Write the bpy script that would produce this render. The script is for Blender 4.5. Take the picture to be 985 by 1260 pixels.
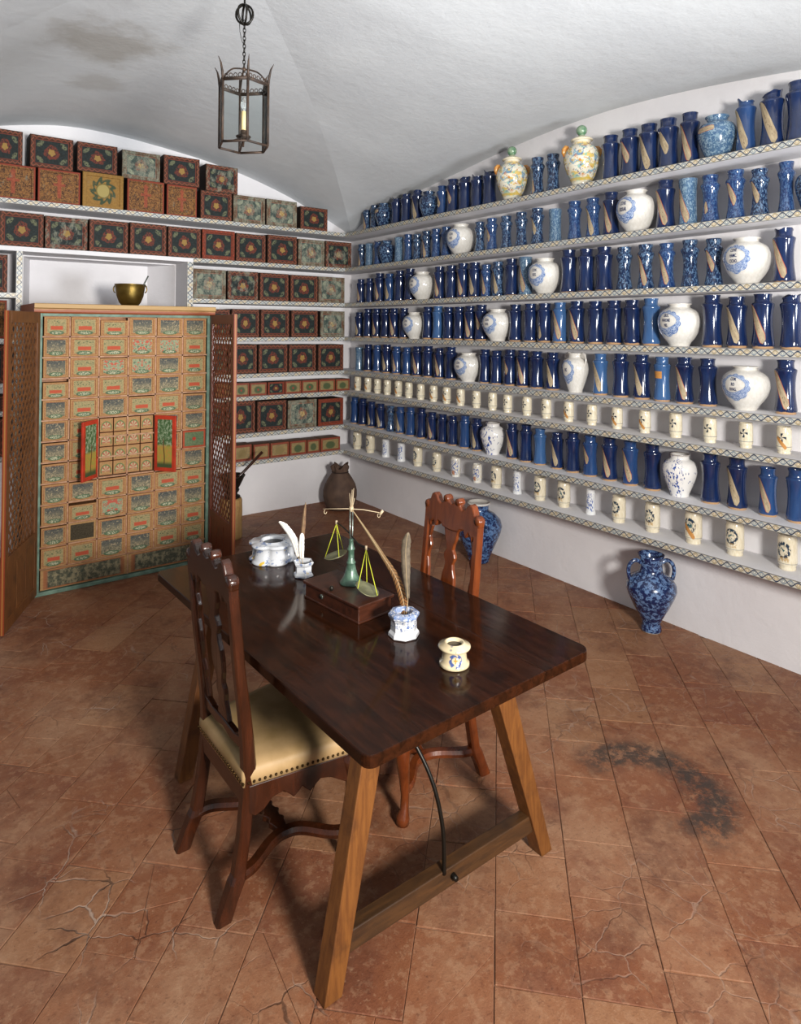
import bpy, bmesh, math, random
from mathutils import Vector, Matrix
PI = math.pi
rnd = random.Random(7)
scene = bpy.context.scene
COL = scene.collection
for o in list(bpy.data.objects): bpy.data.objects.remove(o)

# ------------------------------------------------------------------ camera
FOC, PCX, PCY = 813.25, 492.83, 390.06           # pixels of the 985 x 1260 frame
YAW, PIT, ROL = math.radians(36.483), math.radians(0.9), math.radians(0.347)
EYE = Vector((0, 0, 1.9))
fw = Vector((math.sin(YAW)*math.cos(PIT), math.cos(YAW)*math.cos(PIT), math.sin(PIT)))
_r = Vector((math.cos(YAW), -math.sin(YAW), 0)); _u = _r.cross(fw)
cr = _r*math.cos(ROL) + _u*math.sin(ROL); cu = -_r*math.sin(ROL) + _u*math.cos(ROL)
cam = bpy.data.cameras.new('camera'); camo = bpy.data.objects.new('camera', cam); COL.objects.link(camo)
M3 = Matrix((cr, cu, -fw)).transposed()
camo.matrix_world = Matrix.Translation(EYE) @ M3.to_4x4()
cam.sensor_fit = 'AUTO'; cam.sensor_width = 36; cam.lens = FOC/1260*36
cam.shift_x = (492.5-PCX)/1260; cam.shift_y = (PCY-630)/1260
cam.clip_start = .05
scene.camera = camo
def at(px, py, axis, val):
    """photo pixel -> the point where its line of sight meets the plane (axis = val)"""
    d = fw + cr*((px-PCX)/FOC) - cu*((py-PCY)/FOC)
    t = (val-EYE[axis])/d[axis]
    return EYE + d*t

# ------------------------------------------------------------------ world, lamps, exposure
w = bpy.data.worlds.new('world'); scene.world = w; w.use_nodes = True
w.node_tree.nodes['Background'].inputs[0].default_value = (.88, .93, 1, 1)
w.node_tree.nodes['Background'].inputs[1].default_value = .3
def area(name, loc, target, size, power, color=(1, 1, 1), spread=PI):
    l = bpy.data.lights.new(name, 'AREA'); l.shape = 'DISK'; l.size = size; l.energy = power; l.color = color; l.spread = spread
    o = bpy.data.objects.new(name, l); COL.objects.link(o); o.location = loc
    o.rotation_euler = (Vector(target)-Vector(loc)).to_track_quat('-Z', 'Y').to_euler()
    return o
area('key_lamp', (.85, -1.4, 1.97), (2.0, 5.2, 2.05), .65, 215, (1, .96, .90), 2.4)
area('added_vault_fill', (2.9, -1.2, 1.5), (1.6, 5.0, 3.9), 1.0, 48, (.92, .96, 1), 1.25)  # added unseen fill, aimed from behind the camera to brighten the vault
vs = scene.view_settings
vs.view_transform = 'Standard'; vs.look = 'None'; vs.gamma = 1; vs.use_curve_mapping = False; vs.exposure = -0.03

# ------------------------------------------------------------------ shader expressions
def lin(h):
    h = h.lstrip('#'); c = [int(h[i:i+2], 16)/255 for i in (0, 2, 4)]
    return tuple(((x+.055)/1.055)**2.4 if x > .04045 else x/12.92 for x in c) + (1,)
class X:
    def __init__(s, t, k): s.t, s.k = t, k
    def _m(s, op, *a):
        n = s.t.nodes.new('ShaderNodeMath'); n.operation = op
        for i, v in enumerate((s,)+a):
            if isinstance(v, X): s.t.links.new(v.k, n.inputs[i])
            else: n.inputs[i].default_value = float(v)
        return X(s.t, n.outputs[0])
    def __add__(s, o): return s._m('ADD', o)
    __radd__ = __add__
    def __sub__(s, o): return s._m('SUBTRACT', o)
    def __rsub__(s, o): return (s*-1)+o
    def __mul__(s, o): return s._m('MULTIPLY', o)
    __rmul__ = __mul__
    def __truediv__(s, o): return s._m('DIVIDE', o)
    def sin(s): return s._m('SINE')
    def cos(s): return s._m('COSINE')
    def abs(s): return s._m('ABSOLUTE')
    def fract(s): return s._m('FRACT')
    def sqrt(s): return s._m('SQRT')
    def min(s, o): return s._m('MINIMUM', o)
    def max(s, o): return s._m('MAXIMUM', o)
    def atan2(s, o): return s._m('ARCTAN2', o)
    def step(s, a, b):                       # 0 at a, 1 at b, smooth
        n = s.t.nodes.new('ShaderNodeMapRange'); n.interpolation_type = 'SMOOTHSTEP'
        s.t.links.new(s.k, n.inputs[0])
        lo, hi, x0, x1 = (a, b, 0, 1) if a < b else (b, a, 1, 0)
        for i, v in ((1, lo), (2, hi), (3, x0), (4, x1)): n.inputs[i].default_value = v
        return X(s.t, n.outputs[0])
    def below(s, v, e=.01): return s.step(v+e, v-e)
    def above(s, v, e=.01): return s.step(v-e, v+e)
class Mat:
    def __init__(s, name, rough=.5, spec=.5, coat=0, metal=0, coat_rough=.06):
        s.m = bpy.data.materials.new(name); s.m.use_nodes = True; s.t = s.m.node_tree
        s.b = s.t.nodes['Principled BSDF']; I = s.b.inputs
        I['Roughness'].default_value = rough; I['Specular IOR Level'].default_value = spec
        I['Coat Weight'].default_value = coat; I['Metallic'].default_value = metal; I['Coat Roughness'].default_value = coat_rough
        s._tc = None
    def tc(s, k):
        if not s._tc: s._tc = s.t.nodes.new('ShaderNodeTexCoord')
        return s._tc.outputs[k]
    def sep(s, v):
        n = s.t.nodes.new('ShaderNodeSeparateXYZ'); s.t.links.new(v, n.inputs[0]); return [X(s.t, o) for o in n.outputs]
    def uv(s): return s.sep(s.tc('UV'))[:2]
    def pos(s):
        n = s.t.nodes.new('ShaderNodeNewGeometry'); return s.sep(n.outputs['Position'])
    def objc(s): return s.sep(s.tc('Object'))
    def rand(s):
        n = s.t.nodes.new('ShaderNodeObjectInfo'); return X(s.t, n.outputs['Random'])
    def vec(s, x, y, z=0):
        n = s.t.nodes.new('ShaderNodeCombineXYZ')
        for i, v in enumerate((x, y, z)):
            if isinstance(v, X): s.t.links.new(v.k, n.inputs[i])
            else: n.inputs[i].default_value = v
        return n.outputs[0]
    def noise(s, v, scale, detail=3, rough=.55, seed=None, dist=0):
        n = s.t.nodes.new('ShaderNodeTexNoise'); n.noise_dimensions = '4D'; s.t.links.new(v, n.inputs['Vector'])
        n.inputs['Scale'].default_value = scale; n.inputs['Detail'].default_value = detail; n.inputs['Roughness'].default_value = rough
        n.inputs['Distortion'].default_value = dist
        if seed is not None:
            if isinstance(seed, X): s.t.links.new(seed.k, n.inputs['W'])
            else: n.inputs['W'].default_value = seed
        return X(s.t, n.outputs['Fac'])
    def vor(s, v, scale, feature='F1'):
        n = s.t.nodes.new('ShaderNodeTexVoronoi'); n.feature = feature; s.t.links.new(v, n.inputs['Vector']); n.inputs['Scale'].default_value = scale
        return X(s.t, n.outputs['Distance'])
    def mix(s, f, a, b):
        n = s.t.nodes.new('ShaderNodeMix'); n.data_type = 'RGBA'
        for i, v in ((0, f), (6, a), (7, b)):
            if isinstance(v, X): s.t.links.new(v.k, n.inputs[i])
            elif isinstance(v, bpy.types.NodeSocket): s.t.links.new(v, n.inputs[i])
            elif isinstance(v, str): n.inputs[i].default_value = lin(v)
            else: n.inputs[i].default_value = v
        return n.outputs[2]
    def col(s, c):
        if isinstance(c, str): s.b.inputs['Base Color'].default_value = lin(c)
        else: s.t.links.new(c, s.b.inputs['Base Color'])
        return s
    def rough(s, x): s.t.links.new(x.k, s.b.inputs['Roughness']); return s
    def bump(s, h, strength=.3, dist=.01):
        n = s.t.nodes.new('ShaderNodeBump'); n.inputs['Strength'].default_value = strength; n.inputs['Distance'].default_value = dist
        s.t.links.new(h.k, n.inputs['Height']); s.t.links.new(n.outputs[0], s.b.inputs['Normal']); return s
MT = {}
def plain(name, c, rough=.5, coat=0, metal=0, spec=.5, var=.0, scale=30, c2=None):
    m = Mat(name, rough, spec, coat, metal)
    if c2:
        n = m.noise(m.tc('Object'), scale, 4); m.col(m.mix(n.step(.35, .65), c, c2))
    else: m.col(c)
    MT[name] = m.m
    return m
# plaster
def plaster(name, c1, c2, stain=None):
    m = Mat(name, .85, .25); P = m.tc('Object')
    n = m.noise(P, 1.3, 5, .6); c = m.mix(n.step(.3, .7), c1, c2)
    if stain:
        x, y, z = m.pos()
        for (sx, sy, rr, k) in stain:
            d = ((x-sx)*(x-sx)+(y-sy)*(y-sy)).sqrt() + (m.noise(P, 3.5, 4, .6)-.5)*rr*1.6
            c = m.mix(d.step(rr, rr*.35)*k, c, '#8d8578')
    m.col(c); m.bump(m.noise(P, 9, 6, .65), .25, .02); MT[name] = m.m
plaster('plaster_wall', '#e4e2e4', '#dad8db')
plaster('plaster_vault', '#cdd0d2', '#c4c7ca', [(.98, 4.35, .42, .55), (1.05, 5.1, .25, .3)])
plaster('plaster_low', '#d4cfcf', '#c2bab8')
plaster('plaster_shelf', '#e0dfe2', '#d8d7da')
# painted edging of the shelves: u in metres along the board, v across
m = Mat('painted_edging', .35, .5, .3); u, v = m.uv(); P = m.tc('UV')
s = u*(1/.074); a = s*(2*PI)
wob = (m.noise(P, 40, 2)-.5)*.10
d1 = (v-.5-a.sin()*.33+wob).abs(); d2 = (v-.5+a.sin()*.33+wob).abs()
cell = (s*.5).fract()
blob = ((((s*2).fract()-.5)*.5)*(((s*2).fract()-.5)*.5)*1.6+(v-.5)*(v-.5)).sqrt()
n1 = m.noise(P, 14, 2)
c = m.mix(n1.step(.4, .6), '#cbc7bb', '#b9b5a8')
c = m.mix(blob.below(.15, .04)*.9, c, m.mix(cell.above(.5, .02), '#a98642', '#4f7288'))
c = m.mix(blob.below(.08, .04), c, '#e3ddc8')
c = m.mix(d2.below(.085, .04)*.85, c, m.mix(cell.above(.5, .02), '#8f7a4a', '#4d6880')); c = m.mix(d1.below(.095, .04), c, '#26344c')
c = m.mix((v-.5).abs().above(.43, .03)*.8, c, '#33373d')
m.col(c); MT['painted_edging'] = m.m
# terracotta tiles
m = Mat('terracotta', .62, .35); P = m.tc('Object'); R = m.rand()
x, y, z = m.pos()
W3 = m.vec(x, y, z)
wn0 = m.noise(W3, 1.9, 4, .6, 30); n = m.noise(W3, 3.0, 5, .65, R*13); f = m.noise(W3, 22, 6, .7, R*5); g = m.noise(W3, 150, 2, .5)
c = m.mix(R.step(0, 1), '#865236', '#946042')
c = m.mix(((R*7.31).fract()).above(.8, .1)*.4, c, '#a07a58'); c = m.mix(((R*3.77).fract()).above(.83, .1)*.4, c, '#6f3a29')
c = m.mix(n.step(.45, .7)*.75, c, '#744433'); c = m.mix(f.step(.51, .58)*.42, c, '#a98062'); pz = m.noise(W3, 34, 5, .75, 21); c = m.mix(pz.step(.55, .62)*wn0.step(.42, .6)*.6, c, '#5f3322'); c = m.mix(f.step(.42, .3)*.55, c, '#65331f')
c = m.mix(g.step(.72, .82)*.5, c, '#c79b78')
wn = m.noise(W3, 1.3, 6, .75, 3); c = m.mix(wn.step(.42, .68)*.6, c, '#b08a6c')
wn2 = m.noise(W3, 2.1, 6, .75, 9); c = m.mix(wn2.step(.5, .66)*.6, c, '#5c3426')
grit = m.noise(W3, 60, 4, .7, 2); c = m.mix(grit.step(.55, .7)*.5, c, '#4f2c20'); c = m.mix(grit.step(.42, .3)*.4, c, '#c09a7a')
wx, wy = (m.noise(W3, 6, 3, .6, 1)-.5)*.12, (m.noise(W3, 6, 3, .6, 5)-.5)*.12
vv = m.vec(x+wx, y+wy, 0); ck = m.vor(vv, 7.5, 'DISTANCE_TO_EDGE')
cm = m.noise(W3, 1.7, 3, .6, 12).step(.46, .58)*(x*-1+1.35).step(0, .35).max(.42)
crack = ck.step(.022, .006)*cm
c = m.mix(crack*.75, c, m.mix(m.noise(W3, 5, 2).step(.42, .55), '#3a241b', '#b39c8c'))
dx, dy = x-2.45, y-1.6
dd = (dx*dx+dy*dy).sqrt(); wv = (m.noise(W3, 7, 5, .7)-.5)
ring = ((dd-.25)+wv*.12).abs().step(.135, .04)*(dx+wv*.2).above(-.05, .08)
c = m.mix(ring*m.noise(W3, 14, 6, .8).step(.38, .56)*.9, c, '#3b3531')
c = m.mix(.2, c, (0, 0, 0, 1)); m.col(c); m.rough(f*.35+.42); m.bump(f*.6+g*.25+grit*.3-crack*.8, .6, .006); MT['terracotta'] = m.m
m = Mat('mortar', .9, .2); P = m.tc('Object'); m.col(m.mix(m.noise(P, 6, 5).step(.4, .65), '#6a4c3c', '#80624f')); MT['mortar'] = m.m
# woods
def wood(name, c1, c2, rough=.3, coat=.3, sx=4, sy=4, sz=4, dark=None):
    m = Mat(name, rough, .5, coat, coat_rough=.12); x, y, z = m.objc()
    v = m.vec(x*sx, y*sy, z*sz); n = m.noise(v, 4, 6, .65, m.rand()*9, .6); f = m.noise(m.tc('Object'), 9, 4, .6, m.rand()*4)
    c = m.mix(n.step(.32, .68), c1, c2)
    if dark: c = m.mix(f.step(.5, .72)*.7, c, dark)
    m.col(c); m.bump(n, .12, .004); MT[name] = m.m
wood('walnut_gloss', '#281207', '#3e1c0c', .26, .2, 8, 8, 1.2, '#200d06')
wood('orange_walnut', '#562610', '#6c3415', .27, .2, 8, 8, 1.2, '#3c1a0a')
wood('table_dark', '#1b0c05', '#31170a', .11, .0, 9, 1.3, 9, '#170c07')
MT['table_dark'].node_tree.nodes['Principled BSDF'].inputs['Specular IOR Level'].default_value = .17
wood('trestle_wood', '#5a3312', '#75481d', .5, .05, 14, 14, 1.6, '#351c0a')
wood('trestle_dark', '#33200f', '#4a2f16', .5, .05, 1.6, 14, 14, '#241308')
wood('box_wood_dark', '#3a221a', '#4b2e22', .55, .05, 3, 3, 12)
wood('scale_box_wood', '#2e170d', '#462315', .3, .2, 3, 10, 10, '#200e08')
wood('lattice_wood', '#5a3416', '#6f4420', .55, .03, 8, 8, 2, '#3f2310')
wood('lattice_red', '#5e2513', '#6f3218', .45, .1, 8, 8, 2, '#451a0e')
wood('stump_wood', '#8a6a40', '#a3814f', .7, 0, 9, 9, 1.5, '#6a4c2c')
wood('carcass_wood', '#8d5a35', '#a97347', .6, 0, 3, 3, 9, '#6a4a35')
# plain ones
plain('iron', '#2e2622', .6, 0, .4, c2='#463529', scale=40)
plain('black_iron', '#17140f', .4, 0, .5)
plain('bronze_dark', '#23221f', .35, 0, .7, c2='#3a342c', scale=25)
plain('brass', '#8a743c', .35, 0, .9, c2='#6f5a2c', scale=12)
plain('nail_brass', '#3d2c14', .35, 0, .9)
plain('steel', '#9aa09a', .3, 0, .8, c2='#5a6058', scale=60)
plain('pan_metal', '#8b8a6b', .42, 0, .6, c2='#74755c', scale=30)
plain('green_enamel', '#3f5a4a', .35, .2, .1, c2='#56705f', scale=60)
plain('cord_yellow', '#b3b82c', .7)
plain('cream_ivory', '#a8967a', .5)
plain('candle_tube', '#cdb382', .6)
plain('leather_seat', '#aa8c62', .6, .03, c2='#927649', scale=7)
plain('feather_white', '#eeeae4', .75, c2='#d8d2ca', scale=60)
plain('feather_brown', '#5d4330', .8, c2='#7a5c40', scale=50)
plain('feather_grey', '#5c5040', .8, c2='#443a2c', scale=50)
plain('quill_shaft', '#9a8562', .5)
plain('ink', '#120d0a', .4)
plain('faience_white', '#d2cfc9', .12, .5, c2='#c9c5bd', scale=9)
plain('faience_cream', '#e2d8bf', .15, .5, c2='#d5c8aa', scale=14)
plain('clay_brown', '#5b473b', .8, 0, 0, .3, c2='#483830', scale=9)
plain('green_paint', '#6b8776', .6, c2='#52695c', scale=14)
plain('red_paint', '#b5351d', .5, c2='#9c2c18', scale=14)
plain('dark_gap', '#2a1a12', .9)
m = Mat('cornice_paint', .5, .4); u, v = m.uv(); n = m.noise(m.tc('Object'), 10, 4)
m.col(m.mix((v+(n-.5)*.3).step(.25, .55), '#8a4526', '#a8854f')); MT['cornice_paint'] = m.m
m = Mat('door_edge', .5, .4); u, v = m.uv()
m.col(m.mix((u-.5).abs().below(.16, .05), '#7d3418', '#966430')); MT['door_edge'] = m.m
m = Mat('pheasant', .8, .3); u, v = m.uv(); bars = (v*34+(u-.5).abs()*2).fract()
m.col(m.mix(bars.below(.3, .1)*v.step(.75, .4), m.mix(v.step(.2, .8), '#744c24', '#6a583e'), '#301d0f')); MT['pheasant'] = m.m
# glass
m = Mat('lantern_glass', .02); t = m.t
tr = t.nodes.new('ShaderNodeBsdfTransparent'); gl = t.nodes.new('ShaderNodeBsdfGlossy'); mx = t.nodes.new('ShaderNodeMixShader'); lw = t.nodes.new('ShaderNodeLayerWeight')
tr.inputs[0].default_value = (.965, .985, .985, 1); gl.inputs['Roughness'].default_value = .03; lw.inputs[0].default_value = .08
t.links.new(lw.outputs['Fresnel'], mx.inputs[0]); t.links.new(tr.outputs[0], mx.inputs[1]); t.links.new(gl.outputs[0], mx.inputs[2])
t.links.new(mx.outputs[0], t.nodes['Material Output'].inputs[0]); MT['lantern_glass'] = m.m
# glazed blues: v runs from foot (0) to rim (1)
def glaze(name, c1, c2, c3=None, mott=None, foot='#b08d68', sc=9):
    m = Mat(name, .13, .5, .5); u, v = m.uv(); R = m.rand(); P = m.tc('Object')
    n = m.noise(P, 2.2, 3, .5, R*20); c = m.mix(n.step(.3, .7), c1, c2)
    if mott:
        q = m.noise(m.vec(*[k_*w_ for k_, w_ in zip(m.objc(), (1, 1, 2.6))]), sc*.55, 3, .6, R*31, .7); c = m.mix(q.step(.49, .57), c, mott)
        if c3: q2 = m.noise(m.vec(*[k_*w_ for k_, w_ in zip(m.objc(), (1, 1, 2.6))]), sc*.9, 3, .6, R*17+4, .4); c = m.mix(q2.step(.55, .62)*.7, c, c3)
    n2 = m.noise(P, 26, 2, .5, R*11)
    c = m.mix(n2.step(.71, .76)*.6, c, '#8f8a86')
    if foot: c = m.mix((v+(n-.5)*.05).below(.042, .006), c, foot)
    m.col(c); MT[name] = m.m
glaze('cobalt', '#121d3e', '#162a54')
glaze('cobalt_mid', '#213a66', '#284675')
glaze('cobalt_light', '#345684', '#3d608e')
glaze('sponged', '#13213f', '#182b4e', '#0b1326', '#587494', None, 10)
glaze('sponged_mid', '#1c3260', '#223c6b', '#12203f', '#45638c', None, 12)
glaze('sponged_pale', '#3f5c7c', '#496784', '#2c466a', '#7d95a5', None, 14)
glaze('sponged_big', '#16306c', '#1c3a7c', '#0e1c48', '#5f8cba', None, 7)
# polychrome vase
m = Mat('polychrome', .14, .5, .5); u, v = m.uv(); P = m.tc('Object')
c = m.mix(m.noise(P, 3, 3).step(.4, .6), '#e2dccb', '#d8d2bf')
for sc, seed, lo, cl in ((4.5, 1, .57, '#c9a62f'), (5, 2.3, .58, '#7fae9c'), (5.5, 3.1, .6, '#5f93b0'), (7, 5.2, .63, '#b9712c'), (9, 7.7, .64, '#56527a')):
    c = m.mix(m.noise(P, sc*3.6, 4, .6, seed, .8).step(lo-.05, lo-.01)*v.step(.08, .12)*v.step(.74, .68)*.8, c, cl)
c = m.mix((v-.13).abs().below(.02, .006)*.7, c, '#c9a62f')
m.col(c); MT['polychrome'] = m.m
# mugs: the motif faces u = .5
def mug(name, base, kind):
    m = Mat(name, .16, .5, .5); u, v = m.uv(); P = m.tc('Object')
    c = m.mix(m.noise(P, 5, 4, .6, m.rand()*9).step(.35, .7), base, '#cfc3a6' if kind != 'blue' else '#d5d8dc')
    du, dv = (u-.5)*1.75, (v-.60)
    du2, dv2 = (u-.5)*1.75, (v-.58)
    r = (du*du+dv*dv).sqrt(); th = dv.atan2(du)
    if kind == 'wheel':
        s_ = (th*4+r*11).sin(); c = m.mix(s_.above(.3, .2)*r.below(.17, .02), c, '#1c2b3f')
        c = m.mix((v-.27).abs().below(.012, .004)*.8, c, '#5a6470')
    elif kind == 'crest':
        q = m.noise(m.vec(u*3, v*1.2, m.rand()*3), 9, 2, .5)
        r2 = (du2*du2+dv2*dv2*.8).sqrt()
        c = m.mix((r2-.17).abs().below(.045, .02)*q.step(.4, .5), c, '#22384a'); c = m.mix(r2.below(.10, .03)*q.step(.5, .56), c, '#2f5a62')
        c = m.mix(((v-.32).abs().below(.06, .03))*du2.abs().below(.16, .03)*q.step(.46, .54)*.7, c, '#b08a4a')
        c = m.mix((v-.2).abs().below(.010, .004)*.6, c, '#5a6470')
    else:
        q = m.noise(m.vec(u*3, v*1.2, m.rand()*5), 10, 3, .6)
        c = m.mix(q.step(.5, .56)*du2.abs().below(.34, .05)*(v-.5).abs().below(.36, .05), c, '#33559a')
        if kind == 'house': c = m.mix((du2-.05).abs().below(.09, .02)*(v-.22).abs().below(.11, .02)*.8, c, '#b5713c')
    m.col(c); MT[name] = m.m
mug('mug_wheel', '#e2dac4', 'wheel'); mug('mug_crest', '#dfd6c0', 'crest'); mug('mug_blue', '#e2e2e0', 'blue'); mug('mug_house', '#e2e2e0', 'house')
m = Mat('floral_jar', .13, .5, .5); u, v = m.uv(); P = m.tc('Object'); q = m.noise(P, 8, 3, .6, m.rand()*9); q2 = m.vor(P, 5.5)
c = m.mix(q2.below(.17, .03)*v.below(.62, .03), '#e0dedb', '#2d4680'); c = m.mix(q.step(.53, .57)*(u-.43).abs().below(.18, .03), c, '#2c4c94')
c = m.mix(v.above(.965, .01)*.6, c, '#5a4a3a'); m.col(c); MT['floral_jar'] = m.m
# cartouche, labels
m = Mat('cartouche_blue', .15, .5, .5); q = m.noise(m.tc('UV'), 30, 3, .6, m.rand()*7)
m.col(m.mix(q.step(.46, .56), '#3f5f94', '#b4bfd0')); MT['cartouche_blue'] = m.m
plain('letter_ink', '#26355e', .2, .4)
m = Mat('paper_slip', .7, .3); u, v = m.uv(); P = m.tc('UV'); R = m.rand()
q = m.noise(m.vec(u*2.2, v*1.0, R*9), 9, 3, .7, R*7)
c = m.mix(m.noise(m.vec(u, v, R*5), 4, 4).step(.3, .7), '#b3a386', '#94836a')
c = m.mix(q.step(.56, .62)*(v-.5).abs().below(.28, .05)*(u-.5).abs().below(.42, .03)*.8, c, '#4a3526')
e = (v-.5).abs()*2
c = m.mix(e.above(.86, .06)*((R*9.7).fract()).above(.35, .02), c, '#a3482f'); m.col(c); MT['paper_slip'] = m.m
plain('paper_orange', '#c28a48', .7, c2='#b0783a', scale=20)
# painted boxes: front has u, v in 0..1, the rest has u < 0
def boxart(name, kind, wear=0.0, ground='#121817', border='#35211a', line='#7d4430', leaf='#5d6048', red='#632c1f', gold='#8c7238'):
    m = Mat(name, .68, .3, 0); u, v = m.uv(); R = m.rand(); uvw = m.vec(u*1.2, v, R*20)
    e = ((u.min(1-u))*1.22).min(v.min(1-v))
    wob = (m.noise(uvw, 7, 3)-.5)
    fine = m.noise(uvw, 18, 4, .65)
    du, dv = (u-.5)*1.22, v-.5
    r = (du*du+dv*dv).sqrt(); th = dv.atan2(du)
    if kind == 'flower':
        c = m.mix(fine.step(.4, .7), ground, '#1d2a2a')
        ax, ay = du.abs()-.33, dv.abs()-.24
        lf = (ax*ax*1.4+ay*ay*1.4+ax*ay*1.6).sqrt() + wob*.05
        c = m.mix(lf.below(.095, .02)*fine.step(.40, .5), c, leaf)
        R1 = (th*3+1.57).cos()*.02+(th*7).cos()*.012+.215+wob*.12
        c = m.mix((r/R1).below(1, .06)*m.noise(uvw, 26, 3, .6, 2).step(.40, .52), c, red)
        R2 = (th*5+1.57).cos()*.012+.10+wob*.07
        c = m.mix((r/R2).below(1, .1), c, m.mix(fine.step(.4, .6), gold, '#8a6a3a'))
        bandw = .135
        c = m.mix(e.below(bandw, .006), c, m.mix(fine.step(.35, .65), border, '#50301f'))
        along = (u*7).fract()-.5; along2 = (v*5.5).fract()-.5
        zz = m.mix((u.min(1-u)*1.22-v.min(1-v)).above(0, .002), m.vec(along2, 0), m.vec(along, 0))
        zx = m.sep(zz)[0]
        c = m.mix(((e-.032-zx.abs()*.14).abs()).below(.020, .008)*e.below(bandw, .004)*.85, c, line)
        c = m.mix((e-bandw).abs().below(.012, .005), c, red)
    elif kind == 'cross':
        c = m.mix(fine.step(.38, .62), '#6b4424', '#8a6030'); c = m.mix((m.noise(uvw, 7, 3, .6, 3, 1.6)-.5).abs().below(.035, .02)*.85, c, '#2e1a12')
        cr_ = (du.abs().below(.055, .01)*dv.abs().below(.33, .02)).max(dv.__sub__(.06).abs().below(.04, .01)*du.abs().below(.17, .02))
        cr_ = cr_.max((du.abs()+(dv-.3).abs()).below(.09, .02))
        c = m.mix(cr_*.7*fine.step(.3, .45), c, '#8f3d2a'); c = m.mix(e.below(.055, .012), c, '#7c3320')
    elif kind == 'wreath':
        c = m.mix(fine.step(.35, .65), '#7d5a26', '#8c6a30')
        rr = r + wob*.05
        lv = (th*9+r*20).sin()*.05
        c = m.mix((rr-.29+lv).abs().below(.06, .02)*fine.step(.3, .45), c, '#33402a'); c = m.mix(rr.below(.19, .02), c, '#968750'); c = m.mix((rr-.2).abs().below(.018, .008), c, '#6a5a2a')
    if wear > 0:
        wn = m.noise(m.vec(u*1.2, v*.6, R*7), 6, 5, .7); c = m.mix(wn.step(.62-wear*.35, .78-wear*.3)*min(1, .45+wear*.5), c, m.mix(fine.step(.4, .6), '#8d8a78', '#6a7468'))
    side = m.mix(fine.step(.4, .6), '#30201a', '#241712')
    m.col(m.mix(u.above(-.25, .1), side, c)); MT[name] = m.m
boxart('box_flower', 'flower'); boxart('box_flower_worn', 'flower', .45); boxart('box_flower_pale', 'flower', .62, '#3c4a44', '#6b5542', '#55432f', '#8a8f78', '#7a5040', '#b59a62')
boxart('box_flower_redframe', 'flower', .1, border='#8f3a22', line='#6a2416')
boxart('box_cross', 'cross', .15); boxart('box_wreath', 'wreath', .1)
# cabinet drawers
def drawer(name, kind):
    m = Mat(name, .8, .2, 0); u, v = m.uv(); R = m.rand(); uvw = m.vec(u*1.25, v, R*40)
    e = ((u.min(1-u))*1.25).min(v.min(1-v)); fine = m.noise(uvw, 14, 4, .65); wob = m.noise(uvw, 5, 3)-.5
    du, dv = (u-.5)*1.25, v-.5
    c = m.mix(fine.step(.35, .65), '#b08a5c', '#9a7850')
    if kind in ('red', 'blue', 'flor'):
        inner = du.abs().below(.46, .01)*((dv-.02).abs().below(.36, .01))
        if kind == 'red':
            pic = m.mix(fine.step(.4, .62), '#a3926a', '#86805c')
            pic = m.mix(du.abs().below(.30, .02)*((dv+.08+wob*.06).abs().below(.10, .02)), pic, '#b0523a')
            top = m.vor(uvw, 9).below(.30, .08)*(dv-.22).abs().below(.09, .03)
            pic = m.mix(top*.8, pic, '#47563f')
        elif kind == 'blue':
            pic = m.mix((dv+wob*.5).step(-.15, .25), m.mix(fine.step(.42, .58), '#948a70', '#625f50'), m.mix(fine.step(.4, .6), '#474a48', '#5f5f58'))
            pic = m.mix(m.noise(uvw, 11, 3, .6, 7).step(.56, .64)*.7, pic, '#b8a583')
        else:
            q = m.noise(m.vec(du.abs()*1.0, v, R*40), 7, 2, .5, 3, .6)
            pic = m.mix(fine.step(.4, .62), '#9a9c7c', '#7b8a70'); pic = m.mix(q.step(.52, .57), pic, '#b25a48'); pic = m.mix(q.step(.42, .36)*.8, pic, '#52604e')
        c = m.mix(inner, c, pic)
        c = m.mix(((e-.10).abs().below(.02, .01))*m.noise(uvw, 20, 2).step(.42, .5), c, '#93583f')
        pill = (du*du*.10+(dv+.33)*(dv+.33)).sqrt()
        c = m.mix(pill.below(.115, .012), c, '#53684e'); c = m.mix((du*du*.10+(dv+.33)*(dv+.33)).sqrt().below(.08, .012)*m.noise(m.vec(u*2, v, R*9), 16, 2).step(.45, .55), c, '#b5b296')
        c = m.mix(e.below(.03, .012)*.8, c, '#a06b40')
    elif kind == 'dark':
        c = m.mix(e.above(.1, .01), c, m.mix(fine.step(.4, .6), '#3a3226', '#4c4434'))
    elif kind == 'green':
        c = m.mix(e.below(.10, .01), m.mix(fine.step(.4, .6), '#56664a', '#6a7858'), '#a04a32'); rr = (du*du+dv*dv).sqrt(); c = m.mix(rr.below(.10, .02), c, '#a8382c')
    elif kind == 'shell':
        r = (du*du+(dv+.18)*(dv+.18)*1.2).sqrt(); th = (dv+.18).atan2(du)
        c = m.mix(r.below(.42, .02)*dv.above(-.25, .02), c, m.mix(((th*7).sin()).above(0, .4), '#a4604e', '#b0a07c'))
        c = m.mix((r-.46).abs().below(.05, .015)*dv.above(-.35, .02), c, '#66744a'); c = m.mix(e.below(.05, .015), c, '#a3744e')
    elif kind == 'long':
        uvl = m.vec(u*5, v, R*40); q = m.noise(uvl, 4, 5, .7)
        c = m.mix((e.above(.08, .02))*(du.abs().below(.57, .005)), c, m.mix(q.step(.45, .6), m.mix(fine.step(.4, .6), '#5d5c4a', '#44483e'), '#8d8468')); c = m.mix((e-.07).abs().below(.03, .015)*.7, c, '#8f4f34')
    m.col(m.mix(u.above(-.25, .1), '#7a5535', m.mix(.08, c, (0, 0, 0, 1)))); MT[name] = m.m
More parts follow.
